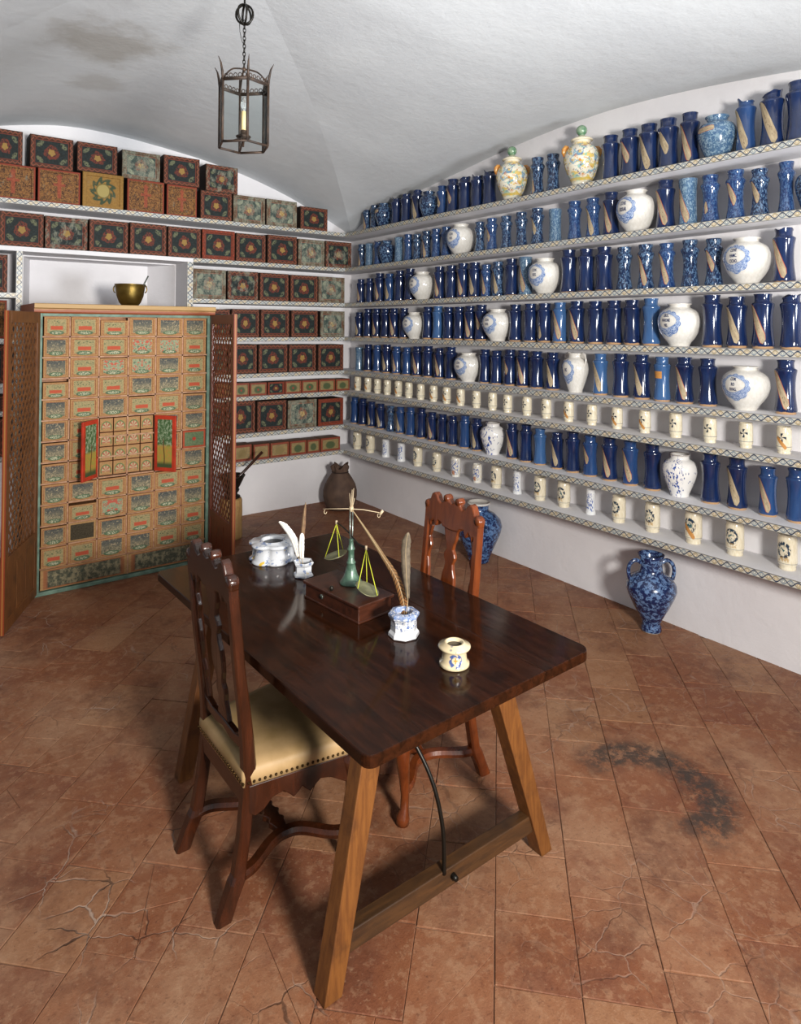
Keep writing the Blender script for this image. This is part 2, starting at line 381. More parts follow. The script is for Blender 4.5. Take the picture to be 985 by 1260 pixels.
for k in ('red', 'blue', 'flor', 'dark', 'green', 'shell', 'long'): drawer('drawer_'+k, k)
m = Mat('tree_painting', .5, .4, .1); u, v = m.uv(); R = m.rand(); q = m.noise(m.vec(u, v*2.1, R*9), 7, 4, .65)
c = m.mix(v.step(.42, .5), m.mix(q.step(.4, .6), '#8f8a3c', '#a8803c'), m.mix(q.step(.45, .6), '#3c5a34', '#8a9a7c'))
c = m.mix((u-.45-(v*9).sin()*.04).abs().below(.035, .02)*v.below(.6, .05), c, '#5a3a22'); c = m.mix(v.below(.1, .05), c, '#3c4a2c'); m.col(c); MT['tree_painting'] = m.m
m = Mat('inkwell_blue', .13, .5, .5); u, v = m.uv(); P = m.tc('Object')
q = m.noise(P, 120, 3, .6); c = m.mix(q.step(.53, .58)*v.above(.35, .05)*.9, '#c4c5c8', '#3a5488'); c = m.mix(v.above(.80, .02)*m.noise(P, 90, 2).step(.42, .52)*.75, c, '#56719f'); m.col(c); MT['inkwell_blue'] = m.m
m = Mat('inkwell_cream', .15, .5, .5); u, v = m.uv(); P = m.tc('Object')
du, dv = (u-.5)*3.2, v-.42; r = (du*du+dv*dv*1.1).sqrt(); q = m.noise(P, 60, 2)
c = m.mix((r-.22).abs().below(.07, .03)*q.step(.42, .52)*v.below(.68, .02), m.mix(m.noise(P, 12, 3).step(.4, .6), '#cdbf9f', '#bfae8c'), '#3f5080')
c = m.mix((du.abs().below(.025, .01)*dv.abs().below(.12, .01)).max(dv.abs().below(.03, .01)*du.abs().below(.08, .01)), c, '#a07a3a')
c = m.mix(m.vor(P, 42).below(.22, .05)*v.above(.72, .02)*.7, c, '#5a5f6a'); m.col(c); MT['inkwell_cream'] = m.m
m = Mat('inkwell_lobed', .13, .5, .5); u, v = m.uv(); P = m.tc('Object'); q = m.noise(P, 38, 3, .6)
c = m.mix(q.step(.55, .6)*.8, '#c0c2c6', '#566b94'); c = m.mix(m.noise(P, 24, 2, .5, 4).step(.66, .69)*v.below(.7, .03), c, '#c9a63a'); m.col(c); MT['inkwell_lobed'] = m.m

# ------------------------------------------------------------------ mesh helpers
class MB:
    def __init__(s): s.v, s.f, s.uv, s.mi, s.sm = [], [], [], [], []
    def add(s, vs_, fs, uvs=None, mi=0, smooth=False, mat=None):
        b = len(s.v); s.v += [tuple(mat @ Vector(p)) if mat else tuple(p) for p in vs_]
        for i, f in enumerate(fs):
            s.f.append([b+k for k in f]); s.uv.append(uvs[i] if uvs else [(-1, -1)]*len(f)); s.mi.append(mi); s.sm.append(smooth)
        return s
    def box(s, x0, x1, y0, y1, z0, z1, mi=0, mat=None):
        v = [(x, y, z) for z in (z0, z1) for y in (y0, y1) for x in (x0, x1)]
        f = [(0, 2, 3, 1), (4, 5, 7, 6), (0, 1, 5, 4), (2, 6, 7, 3), (0, 4, 6, 2), (1, 3, 7, 5)]
        return s.add(v, f, None, mi, False, mat)
    def tube(s, pts, rad, seg=8, mi=0, closed=False, caps=True, mat=None):
        pts = [Vector(p) for p in pts]; n = len(pts); R = rad if isinstance(rad, (list, tuple)) else [rad]*n
        V, F = [], []; prev = None
        for i, p in enumerate(pts):
            a = pts[(i-1) % n] if (i or closed) else p; b = pts[(i+1) % n] if (i < n-1 or closed) else p
            t = (b-a).normalized()
            if prev is None: q = t.orthogonal().normalized()
            else:
                q = prev - t*prev.dot(t); q = q.normalized() if q.length > 1e-6 else t.orthogonal().normalized()
            prev = q; w_ = t.cross(q)
            for k in range(seg):
                an = 2*PI*k/seg; V.append(p+(q*math.cos(an)+w_*math.sin(an))*R[i])
        for i in range(n if closed else n-1):
            j = (i+1) % n
            for k in range(seg): F.append((i*seg+k, i*seg+(k+1) % seg, j*seg+(k+1) % seg, j*seg+k))
        if caps and not closed: F.append(tuple(range(seg-1, -1, -1))); F.append(tuple((n-1)*seg+k for k in range(seg)))
        return s.add(V, F, None, mi, True, mat)
    def sweep(s, pts, wy, wx, mi=0, mat=None):
        """rectangular section along pts rising in z: half sizes wx (x) and wy (y), per point or constant"""
        V, F = [], []; n = len(pts)
        for i, p in enumerate(pts):
            a = wx[i] if isinstance(wx, list) else wx; b = wy[i] if isinstance(wy, list) else wy
            for (sx, sy) in ((-1, -1), (1, -1), (1, 1), (-1, 1)):
                for k in ((.7, 1), (1, .7)) if sx*sy < 0 else ((1, .7), (.7, 1)):
                    V.append((p[0]+sx*a*k[0], p[1]+sy*b*k[1], p[2]))
        for i in range(n-1):
            for k in range(8): F.append((i*8+k, i*8+(k+1) % 8, (i+1)*8+(k+1) % 8, (i+1)*8+k))
        F.append(tuple(range(7, -1, -1))); F.append(tuple((n-1)*8+k for k in range(8)))
        return s.add(V, F, None, mi, False, mat)
    def lathe(s, prof, seg=28, mi=0, vdiv=None, mod=None, mat=None, smooth=True):
        """profile (r, z); front (u = .5) looks along +x; v is z / vdiv"""
        V, F, U = [], [], []; n = len(prof); vd = vdiv or max(p[1] for p in prof)
        for i, (r, z) in enumerate(prof):
            for k in range(seg):
                a = 2*PI*k/seg + PI; rr, zz = (r, z)
                if mod: rr, zz = mod(i, a, r, z)
                V.append((rr*math.cos(a), rr*math.sin(a), zz))
        for i in range(n-1):
            for k in range(seg):
                j = (k+1) % seg; F.append((i*seg+k, i*seg+j, (i+1)*seg+j, (i+1)*seg+k))
                u0, u1 = k/seg, (k+1)/seg; v0, v1 = prof[i][1]/vd, prof[i+1][1]/vd
                U.append([(u0, v0), (u1, v0), (u1, v1), (u0, v1)])
        if prof[0][0] > 1e-4: F.append(tuple(range(seg-1, -1, -1))); U.append([(0, 0)]*seg)
        if prof[-1][0] > 1e-4: F.append(tuple((n-1)*seg+k for k in range(seg))); U.append([(0, .5)]*seg)
        return s.add(V, F, U, mi, smooth, mat)
    def poly(s, pts, t, plane='yz', x=0.0, mi=0, shear=None):
        """outline pts (a, b) extruded by thickness t (centred on x) along the third axis"""
        V = []; n = len(pts)
        for sgn in (-.5, .5):
            for (a, b) in pts:
                off = x + sgn*t + (shear(b) if shear else 0)
                V.append((off, a, b) if plane == 'yz' else (a, off, b) if plane == 'xz' else (a, b, off))
        F = [tuple(range(n)), tuple(range(2*n-1, n-1, -1))] + [(i, (i+1) % n, n+(i+1) % n, n+i) for i in range(n)]
        return s.add(V, F, None, mi, False)
    def mesh(s, name, mats):
        me = bpy.data.meshes.new(name); me.from_pydata(s.v, [], s.f); ul = me.uv_layers.new(name='UVMap')
        flat = [c for f in s.uv for p in f for c in p]; ul.data.foreach_set('uv', flat)
        me.polygons.foreach_set('material_index', s.mi); me.polygons.foreach_set('use_smooth', s.sm)
        for k in (mats if isinstance(mats, (list, tuple)) else [mats]): me.materials.append(MT[k])
        bm = bmesh.new(); bm.from_mesh(me); bmesh.ops.recalc_face_normals(bm, faces=bm.faces); bm.to_mesh(me); bm.free()
        me.update(); return me
    def build(s, name, mats, parent=None, **kw): return link(name, s.mesh(name, mats), parent, **kw)
def link(name, me, parent=None, loc=None, rz=0, scale=None):
    o = bpy.data.objects.new(name, me); COL.objects.link(o)
    if parent: o.parent = parent
    if loc is not None: o.location = loc
    if rz: o.rotation_euler = (0, 0, rz)
    if scale is not None: o.scale = scale
    return o
def empty(name, loc=(0, 0, 0), rz=0):
    o = link(name, None, None, loc, rz); o.empty_display_size = .05; return o
def tag(o, label, cat, group=None):
    o['label'] = label; o['category'] = cat
    if group: o['group'] = group
    return o
def bev(o, wd=.003, seg=2):
    b = o.modifiers.new('edge', 'BEVEL'); b.width = wd; b.segments = seg; b.limit_method = 'ANGLE'; b.angle_limit = math.radians(40); return o
def struct(o): o['kind'] = 'structure'; return o
def copy_tree(o, parent=None):
    c = o.copy(); COL.objects.link(c); c.parent = parent
    for ch in list(o.children): copy_tree(ch, c)
    return c
def interp(tab, x):
    if x <= tab[0][0]: return tab[0][1]
    for (a, b), (c_, d) in zip(tab, tab[1:]):
        if x <= c_: return b+(d-b)*(x-a)/(c_-a)
    return tab[-1][1]
ORD = ('first second third fourth fifth sixth seventh eighth ninth tenth eleventh twelfth thirteenth fourteenth fifteenth sixteenth seventeenth eighteenth nineteenth twentieth '
       'twenty-first twenty-second twenty-third twenty-fourth twenty-fifth twenty-sixth twenty-seventh twenty-eighth twenty-ninth').split()

# ------------------------------------------------------------------ the room
XS, YS, XW, YW = 3.691, 5.988, 3.964, 6.306        # shelf fronts, wall faces
XL, YF = -.6, -1.8
ZS = [2.895, 2.523, 2.152, 1.793, 1.442, 1.225, .869, .602]     # shelf tops, highest first
NX0, NX1, NZ = .743, 2.0, 2.475                                 # niche opening
struct(MB().box(XL-.2, XW+.2, YF-.2, 7.0, -.2, -.005).build('floor', 'mortar'))
floor = bpy.data.objects['floor']
struct(MB().box(XW, XW+.2, YF-.2, YW+.7, -.1, 4.0).build('wall_right', 'plaster_wall'))
b = MB().box(XL, NX0, YW, YW+.5, -.1, 4.0).box(NX1, XW, YW, YW+.5, -.1, 4.0).box(NX0, NX1, YW, YW+.5, NZ, 4.0)
d = .30; q0, q1 = .828, 1.83
b.add([(NX0, YW, -.1), (q0, YW+d, -.1), (q0, YW+d, NZ), (NX0, YW, NZ)], [(0, 1, 2, 3)])
b.add([(NX1, YW, -.1), (q1, YW+d, -.1), (q1, YW+d, NZ), (NX1, YW, NZ)], [(3, 2, 1, 0)])
b.add([(q0, YW+d, -.1), (q1, YW+d, -.1), (q1, YW+d, NZ), (q0, YW+d, NZ)], [(0, 1, 2, 3)])
struct(b.build('wall_back', 'plaster_wall'))
# groin vault: cells rise from the wall arches to the diagonal ribs
CX, CY = 1.18, 2.9
hA = [(0, 3.63), (.118, 3.618), (.249, 3.575), (.389, 3.518), (.54, 3.43), (.703, 3.285), (.88, 3.075), (1, 2.915)]
gA = [(0, 3.45), (.1, 3.44), (.22, 3.41), (.357, 3.355), (.48, 3.297), (.7, 3.197), (.94, 3.04), (1, 2.915)]
dA = [(0, 3.69), (.12, 3.68), (.3, 3.645), (.45, 3.587), (.69, 3.376), (.89, 3.116), (1, 2.915)]
def smooth(tab, x):
    return (interp(tab, max(0, x-.04))+interp(tab, x)+interp(tab, min(1, x+.04)))/3 if x < .96 else interp(tab, x)
def vault(x, y):
    a = min(1, (x-CX)/(XW-CX) if x > CX else (CX-x)/(CX-XL)); bb = min(1, (y-CY)/(YW-CY) if y > CY else (CY-y)/3.4)
    if a >= bb:
        if bb > .9999: return 2.915
        t = (1-a)/(1-bb); return smooth(gA, bb)*(1-t)+smooth(dA, bb)*t
    if a > .9999: return 2.915
    t = (1-bb)/(1-a); return smooth(hA, a)*(1-t)+smooth(dA, a)*t
ce = MB(); NS, NT = 72, 24
for (side, sgn) in (('x', 1), ('x', -1), ('y', 1), ('y', -1)):
    V = []
    for i in range(NS+1):
        s_ = -1+2*i/NS; b_ = abs(s_)
        for j in range(NT+1):
            t = j/NT; a = b_+(1-b_)*t
            lx = lambda k: CX+k*((XW+.02-CX) if k > 0 else (CX-XL)); ly = lambda k: CY+k*((YW+.02-CY) if k > 0 else 3.4)
            if side == 'x': V.append((lx(sgn*a), ly(s_), smooth(gA, b_)*t+smooth(dA, b_)*(1-t)))
            else: V.append((lx(s_), ly(sgn*a), smooth(hA, b_)*t+smooth(dA, b_)*(1-t)))
    F = [(i*(NT+1)+j, (i+1)*(NT+1)+j, (i+1)*(NT+1)+j+1, i*(NT+1)+j+1) for i in range(NS) for j in range(NT)]
    ce.add(V, F, None, 0, True)
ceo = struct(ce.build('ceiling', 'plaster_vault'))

# floor tiles, laid on the diagonal
def clip(poly, n, d):
    out = []
    for i in range(len(poly)):
        p, q = poly[i], poly[(i+1) % len(poly)]; a, bb = p[0]*n[0]+p[1]*n[1]-d, q[0]*n[0]+q[1]*n[1]-d
        if a <= 0: out.append(p)
        if a*bb < 0: t = a/(a-bb); out.append((p[0]+(q[0]-p[0])*t, p[1]+(q[1]-p[1])*t))
    return out
def shrink(poly, g):
    cx = sum(p[0] for p in poly)/len(poly); cy = sum(p[1] for p in poly)/len(poly); out = []
    for p in poly:
        l = math.hypot(p[0]-cx, p[1]-cy) or 1; k = max(.05, 1-g*1.3/l); out.append((cx+(p[0]-cx)*k, cy+(p[1]-cy)*k))
    return out
def area2(p): return abs(sum(p[i][0]*p[(i+1) % len(p)][1]-p[(i+1) % len(p)][0]*p[i][1] for i in range(len(p))))/2
def piece(mb, poly, zt, tilt, c0):
    inn = shrink(poly, .0022); n = len(poly)
    hz = lambda p: zt+tilt[0]*(p[0]-c0[0])+tilt[1]*(p[1]-c0[1])
    V = [(p[0], p[1], -.009) for p in poly]+[(p[0], p[1], hz(p)-.0012) for p in poly]+[(p[0], p[1], hz(p)) for p in inn]
    F = [(i, (i+1) % n, n+(i+1) % n, n+i) for i in range(n)]+[(n+i, n+(i+1) % n, 2*n+(i+1) % n, 2*n+i) for i in range(n)]+[tuple(range(2*n, 3*n))]
    mb.add(V, F)
def fragments(poly, k):
    ps = [poly]
    for _ in range(k):
        ps.sort(key=area2); big = ps.pop(); c0 = (sum(p[0] for p in big)/len(big)+rnd.uniform(-.04, .04), sum(p[1] for p in big)/len(big)+rnd.uniform(-.04, .04))
        an = rnd.uniform(0, PI); n = (math.cos(an), math.sin(an)); d = n[0]*c0[0]+n[1]*c0[1]
        for q in (clip(big, n, d), clip(big, (-n[0], -n[1]), -d)):
            if len(q) > 2: ps.append(q)
    return ps
TW = .248; S2 = math.sqrt(.5); tiles = []
for ci in range(-14, 42):
    off = rnd.uniform(0, .3); t = -4.2+off
    while t < 9:
        L = rnd.choice((.25, .30, .34, .36)) ; c0, c1 = ci*TW-5.2, (ci+1)*TW-5.2; t1 = t+L
        jit = lambda: rnd.uniform(-.006, .006)
        quad = [(t+.0008+jit()*.3, c0+.0008), (t1-.0008+jit()*.5, c0+.0008+jit()*.3), (t1-.0008+jit()*.5, c1-.0008), (t+.0008+jit()*.5, c1-.0008+jit()*.3)]
        # local (t along 45 deg, c along 135 deg)
        P = [((a-bb)*S2+1.7, (a+bb)*S2+1.0) for a, bb in quad]
        for n, d in (((1, 0), XW+.01), ((-1, 0), .6), ((0, 1), YW+.01), ((0, -1), 1.8)): P = clip(P, n, d) if P else P
        if len(P) > 2 and area2(P) > .002: tiles.append(P)
        t = t1
def pix(x, y, z=0):
    d = Vector((x, y, z))-EYE; k = d.dot(fw); return (PCX+FOC*d.dot(cr)/k, PCY-FOC*d.dot(cu)/k, k) if k > .1 else (9999, 9999, 0)
def vis(P):
    c0 = [sum(p[i] for p in P)/len(P) for i in (0, 1)]; x, y, k = pix(*c0)
    return (k, -60 < x < 1045 and 560 < y < 1330 and not (c0[0] < 1.95 and c0[0] > .72 and c0[1] > 5.35) and not (NX1 < c0[0] < 0), c0)
inview = [P for P in tiles if vis(P)[1]]; inview.sort(key=lambda P: -area2(P)*1e3/max(.5, vis(P)[0])**2); picked = inview[:296]; ids = set(map(id, picked))
rest = MB()
for P in tiles:
    c0 = vis(P)[2]; mb = MB() if id(P) in ids else rest
    cracked = (c0[0] < .95 and c0[1] < 3.6)
    k = 0
    if rnd.random() < (.5 if cracked else .12): k = rnd.choice((1, 2, 2)) if cracked else 1
    tilt = (rnd.uniform(-.005, .005), rnd.uniform(-.005, .005)); zt = rnd.uniform(-.0018, 0)
    for q in fragments(P, k): piece(mb, shrink(q, .0005 if not cracked else .0009), zt+rnd.uniform(-.0012, 0)*(k > 0), tilt, c0)
    if mb is not rest: mb.build('tile', 'terracotta', floor)
ro = rest.build('paving', 'terracotta', floor); ro['kind'] = 'stuff'

# ------------------------------------------------------------------ shelves
TH = .038
def edging_mesh(L, plane):
    """strip of length L; u in metres"""
    mb = MB(); h = TH
    V = [(0, 0, -h), (L, 0, -h), (L, 0, .0012), (0, 0, .0012), (0, .006, -h), (L, .006, -h), (L, .006, .0012), (0, .006, .0012)]
    mb.add(V, [(0, 1, 2, 3)], [[(0, 0), (L, 0), (L, 1), (0, 1)]])
    mb.add(V, [(3, 2, 6, 7), (0, 4, 5, 1), (0, 3, 7, 4), (1, 5, 6, 2), (4, 7, 6, 5)], [[(.02, .03)]*4]*5)
    return mb
def shelf(name, label, x0, x1, y0, y1, zt, edges, group, white=False):
    """board with painted edging along given front edges [(start, length, rz)]"""
    r = empty(name, (x0, y0, zt-TH)); tag(r, label, 'shelf', group)
    bo = MB().box(0, x1-x0, 0, y1-y0, 0, TH).build('board', 'plaster_shelf', r); bev(bo, .004)
    for (sx, sy, L, rz) in edges:
        edging_mesh(L, '').build('edging', 'painted_edging', r, loc=(sx-x0, sy-y0, TH), rz=rz)
    return r
for i, z in enumerate(ZS):
    up = ORD[7-i]
    shelf('jar_shelf', f'long white jar shelf with painted scroll edging, {up} up from the floor', XS, XW, YF, YW, z,
          [(XS-.006, YS, YS+1.2, -PI/2)], 'jar shelves')
    lab = f'white shelf with painted edging carrying painted boxes, {up} up from the floor'
    if i == 0: shelf('box_shelf', lab, XL, XS, YS, YW, z, [(XL, YS-.006, XS-XL, 0)], 'box shelves')
    elif i == 1: shelf('box_shelf', lab, XL, XS, YS, YW, z, [(2.063, YS-.006, XS-2.063, 0)], 'box shelves')
    else:
        shelf('box_shelf', lab, 2.063, XS, YS, YW, z, [(2.063, YS-.006, XS-2.063, 0)], 'box shelves')
        if i < 7: shelf('box_shelf', f'short white box shelf beyond the cabinet niche, {up} up from the floor', XL, .656, YS, YW, z, [(XL, YS-.006, .656-XL, 0)], 'short box shelves')
for (x0, x1, lb) in ((.656, .70, 'upright white shelf end with painted edging beside the open left lattice door'), (2.007, 2.063, 'upright white shelf end with painted edging between niche and box shelves')):
    lb = lb.replace('open left lattice door', 'niche, supporting the short shelves')
    r = empty('shelf_upright', (x0, YS, 0)); tag(r, lb, 'shelf upright')
    MB().box(0, x1-x0, 0, YW-YS, 0, ZS[1]-TH).build('board', 'plaster_shelf', r)
    L = ZS[1]-TH; mb = MB(); wd = x1-x0
    mb.add([(0, -.006, 0), (wd, -.006, 0), (wd, -.006, L), (0, -.006, L)], [(0, 1, 2, 3)], [[(0, 0), (0, 1), (L, 1), (L, 0)]])
    mb.add([(0, -.006, 0), (0, 0, 0), (0, 0, L), (0, -.006, L), (wd, -.006, 0), (wd, 0, 0), (wd, 0, L), (wd, -.006, L)], [(0, 1, 2, 3), (7, 6, 5, 4), (3, 2, 6, 7)], [[(.02, .03)]*4]*3)
    mb.build('edging', 'painted_edging', r)

# ------------------------------------------------------------------ jars on the long wall
def alb_plain(): return [(.86, 0), (.90, .012), (.90, .04), (.97, .045), (1.0, .075), (.96, .14), (.86, .30), (.82, .46), (.83, .58), (.89, .70), (.98, .79), (1.0, .805), (.97, .825), (.80, .845), (.74, .86), (.72, .90), (.73, .95), (.80, .99), (.80, 1.0), (.72, .995), (.66, .95), (.64, .88), (.0, .86)]
def alb_knob(): return [(.88, 0), (.95, .02), (.98, .06), (.92, .12), (.78, .28), (.72, .45), (.74, .60), (.86, .72), (.98, .77), (.98, .80), (.84, .835), (.74, .86), (.73, .90), (.80, .95), (.83, .985), (.82, 1.0), (.74, .99), (.66, .93), (0, .9)]
def alb_tube(): return [(.95, 0), (1, .03), (.98, .08), (.90, .25), (.86, .5), (.88, .75), (.95, .9), (.97, .985), (.95, 1), (.87, .99), (.82, .93), (0, .9)]
def vase_p(): return [(.45, 0), (.47, .015), (.47, .04), (.55, .10), (.72, .20), (.88, .33), (.97, .46), (1, .57), (.98, .67), (.90, .77), (.74, .85), (.56, .897), (.50, .915), (.48, .94), (.49, .967), (.56, .985), (.57, 1), (.51, .995), (.44, .95), (0, .93)]
def vase2_p(): return [(.50, 0), (.53, .02), (.52, .05), (.60, .12), (.78, .30), (.94, .48), (1, .61), (.96, .73), (.82, .82), (.60, .87), (.53, .89), (.53, .95), (.58, .985), (.57, 1), (.5, .99), (.46, .93), (0, .9)]
def bulb_p(): return [(.52, 0), (.54, .03), (.60, .1), (.78, .28), (.94, .46), (1, .6), (.97, .71), (.84, .81), (.60, .865), (.52, .88), (.53, .94), (.62, .985), (.62, 1), (.54, .99), (.46, .93), (0, .9)]
def mug_p(): return [(.80, 0), (.84, .02), (.83, .07), (.78, .10), (.92, .16), (.97, .24), (.96, .45), (.95, .7), (.96, .88), (.88, .93), (.86, .96), (.92, .99), (.90, 1), (.82, .99), (.78, .93), (0, .90)]
def slim_p(): return [(.95, 0), (1, .03), (.97, .08), (.86, .2), (.82, .5), (.86, .8), (.92, .88), (.82, .92), (.84, .98), (.86, 1), (.78, .99), (.72, .93), (0, .9)]
PROF = dict(alb=alb_plain, knob=alb_knob, tube=alb_tube, vase=vase_p, vase2=vase2_p, bulb=bulb_p, mug=mug_p, slim=slim_p)
def outer(shape):
    pr = PROF[shape](); out = []
    for p in pr:
        if out and p[1] <= out[-1][1]: break
        out.append(p)
    return [(z, r) for r, z in out]
JM = {}
def jar_mesh(shape, mat, broken):
    k = (shape, mat, broken)
    if k not in JM:
        mod = None
        if broken:
            ph = {1: .5, 2: 2.4, 3: 4.0}[broken]
            def mod(i, a, r, z, ph=ph):
                if z > .91:
                    dz = .055*max(0, math.sin(a+ph))+.025*max(0, math.sin(3*a+ph*2)); z = max(.9, z-dz*(z-.9)/.1*1.4)
                return r, z
        JM[k] = MB().lathe(PROF[shape](), 26, vdiv=1.0, mod=mod).mesh(f'{shape}_{mat}', mat)
    return JM[k]
def surf_patch(shape, pts_uv, aspect, eps=.012):
    """(angle, z) -> unit surface point just proud of the glaze; front is +x"""
    tab = outer(shape); V = []
    for (a, z) in pts_uv:
        r = interp(tab, z)+eps/aspect*.12 + .012; V.append((r*math.cos(a), r*math.sin(a), z))
    return V
LM = {}
def slip_mesh(shape, kind, mat):
    """diagonal, short, low or horizontal paper slip; a runs with the angle (image left is +a when the jar looks out of the wall)"""
    k = (shape, kind, mat)
    if k not in LM:
        (a0, z0), (a1, z1), hw = {'long': ((-.88, .79), (.60, .13), .165), 'short': ((-.78, .72), (.35, .36), .15), 'low': ((-.45, .42), (.05, .12), .11), 'small': ((-.35, .45), (-.05, .24), .11), 'mid': ((-.55, .62), (.3, .25), .12),
                                  'band': ((-.75, .60), (.55, .60), .11), 'bandv': ((-.75, .66), (.35, .69), .08), 'mug': ((-.7, .62), (.6, .2), .10)}[kind]
        n, mrow = 12, 4; V, F, U = [], [], []
        dx, dz = (a1-a0), (z1-z0)*2.6; l = math.hypot(dx, dz); px_, pz = -dz/l, dx/l
        pts = []
        for i in range(n+1):
            t = i/n; taper = (min(1, .35+t*5, .55+(1-t)*6)) if kind not in ('band',) else 1
            for j in range(mrow+1):
                s_ = (j/mrow-.5)*2*hw*taper*1.9
                pts.append((a0+(a1-a0)*t+px_*s_, z0+(z1-z0)*t+pz*s_/2.6))
        V = surf_patch(shape, pts, 1)
        for i in range(n):
            for j in range(mrow):
                q = [i*(mrow+1)+j, (i+1)*(mrow+1)+j, (i+1)*(mrow+1)+j+1, i*(mrow+1)+j+1]; F.append(q)
                U.append([(i/n, j/mrow), ((i+1)/n, j/mrow), ((i+1)/n, (j+1)/mrow), (i/n, (j+1)/mrow)])
        LM[k] = MB().add(V, F, U, 0, True).mesh('paper_label', mat)
    return LM[k]
def cartouche_mesh(shape):
    k = (shape, 'cart', '')
    if k not in LM:
        n = 60; O, I = [], []
        for i in range(n):
            th = 2*PI*i/n; s_ = .5+.5*math.cos(th-PI/2)
            R = 1+.13*abs(math.sin(th*5.0))-.10*math.sin(th)+(.35*max(0, -math.sin(th))**3); ri = .72+.06*math.cos(3*th)
            O.append((.62*R*math.cos(th), .60+.24*R*math.sin(th))); I.append((.62*ri*math.cos(th), .60+.24*ri*math.sin(th)))
        V = []; rings = 5
        for q in range(rings):
            t = q/(rings-1); V += surf_patch(shape, [(a[0]+(b_[0]-a[0])*t, a[1]+(b_[1]-a[1])*t) for a, b_ in zip(O, I)], 1)
        F = []; U = []
        for q in range(rings-1):
            for i in range(n):
                j = (i+1) % n; F.append((q*n+i, q*n+j, (q+1)*n+j, (q+1)*n+i)); U.append([(i/n, q/4), ((i+1)/n, q/4), ((i+1)/n, (q+1)/4), (i/n, (q+1)/4)])
        LM[k] = MB().add(V, F, U, 0, True).mesh('cartouche', 'cartouche_blue')
    return LM[k]
def lettering(lines, shape, parent, ac=0.0, zc=.62, size=.085, aw=1.0):
    """words wrapped on the belly of a jar"""
    mb = MB(); dg = None
    for li, txt in enumerate(lines):
        cu_ = bpy.data.curves.new('t', 'FONT'); cu_.body = txt; cu_.size = 1; cu_.align_x = 'CENTER'; cu_.resolution_u = 2; cu_.offset = .022
        to = bpy.data.objects.new('t', cu_); me = bpy.data.meshes.new_from_object(to)
        zz = zc+(len(lines)/2-.5-li)*size*1.15-size*.35
        pts = [(ac-v.co.x*-1*size*1.15*aw*-1, zz+v.co.y*size) for v in me.vertices]
        # jar looks out of the wall: text must run with falling angle seen from outside -> use +angle
        pts = [(ac+v.co.x*size*1.35*aw, zz+v.co.y*size) for v in me.vertices]
        mb.add(surf_patch(shape, pts, 1, .02), [tuple(p.vertices) for p in me.polygons], None, 0, False)
        bpy.data.objects.remove(to); bpy.data.curves.remove(cu_); bpy.data.meshes.remove(me)
    return mb.build('lettering', 'letter_ink', parent)
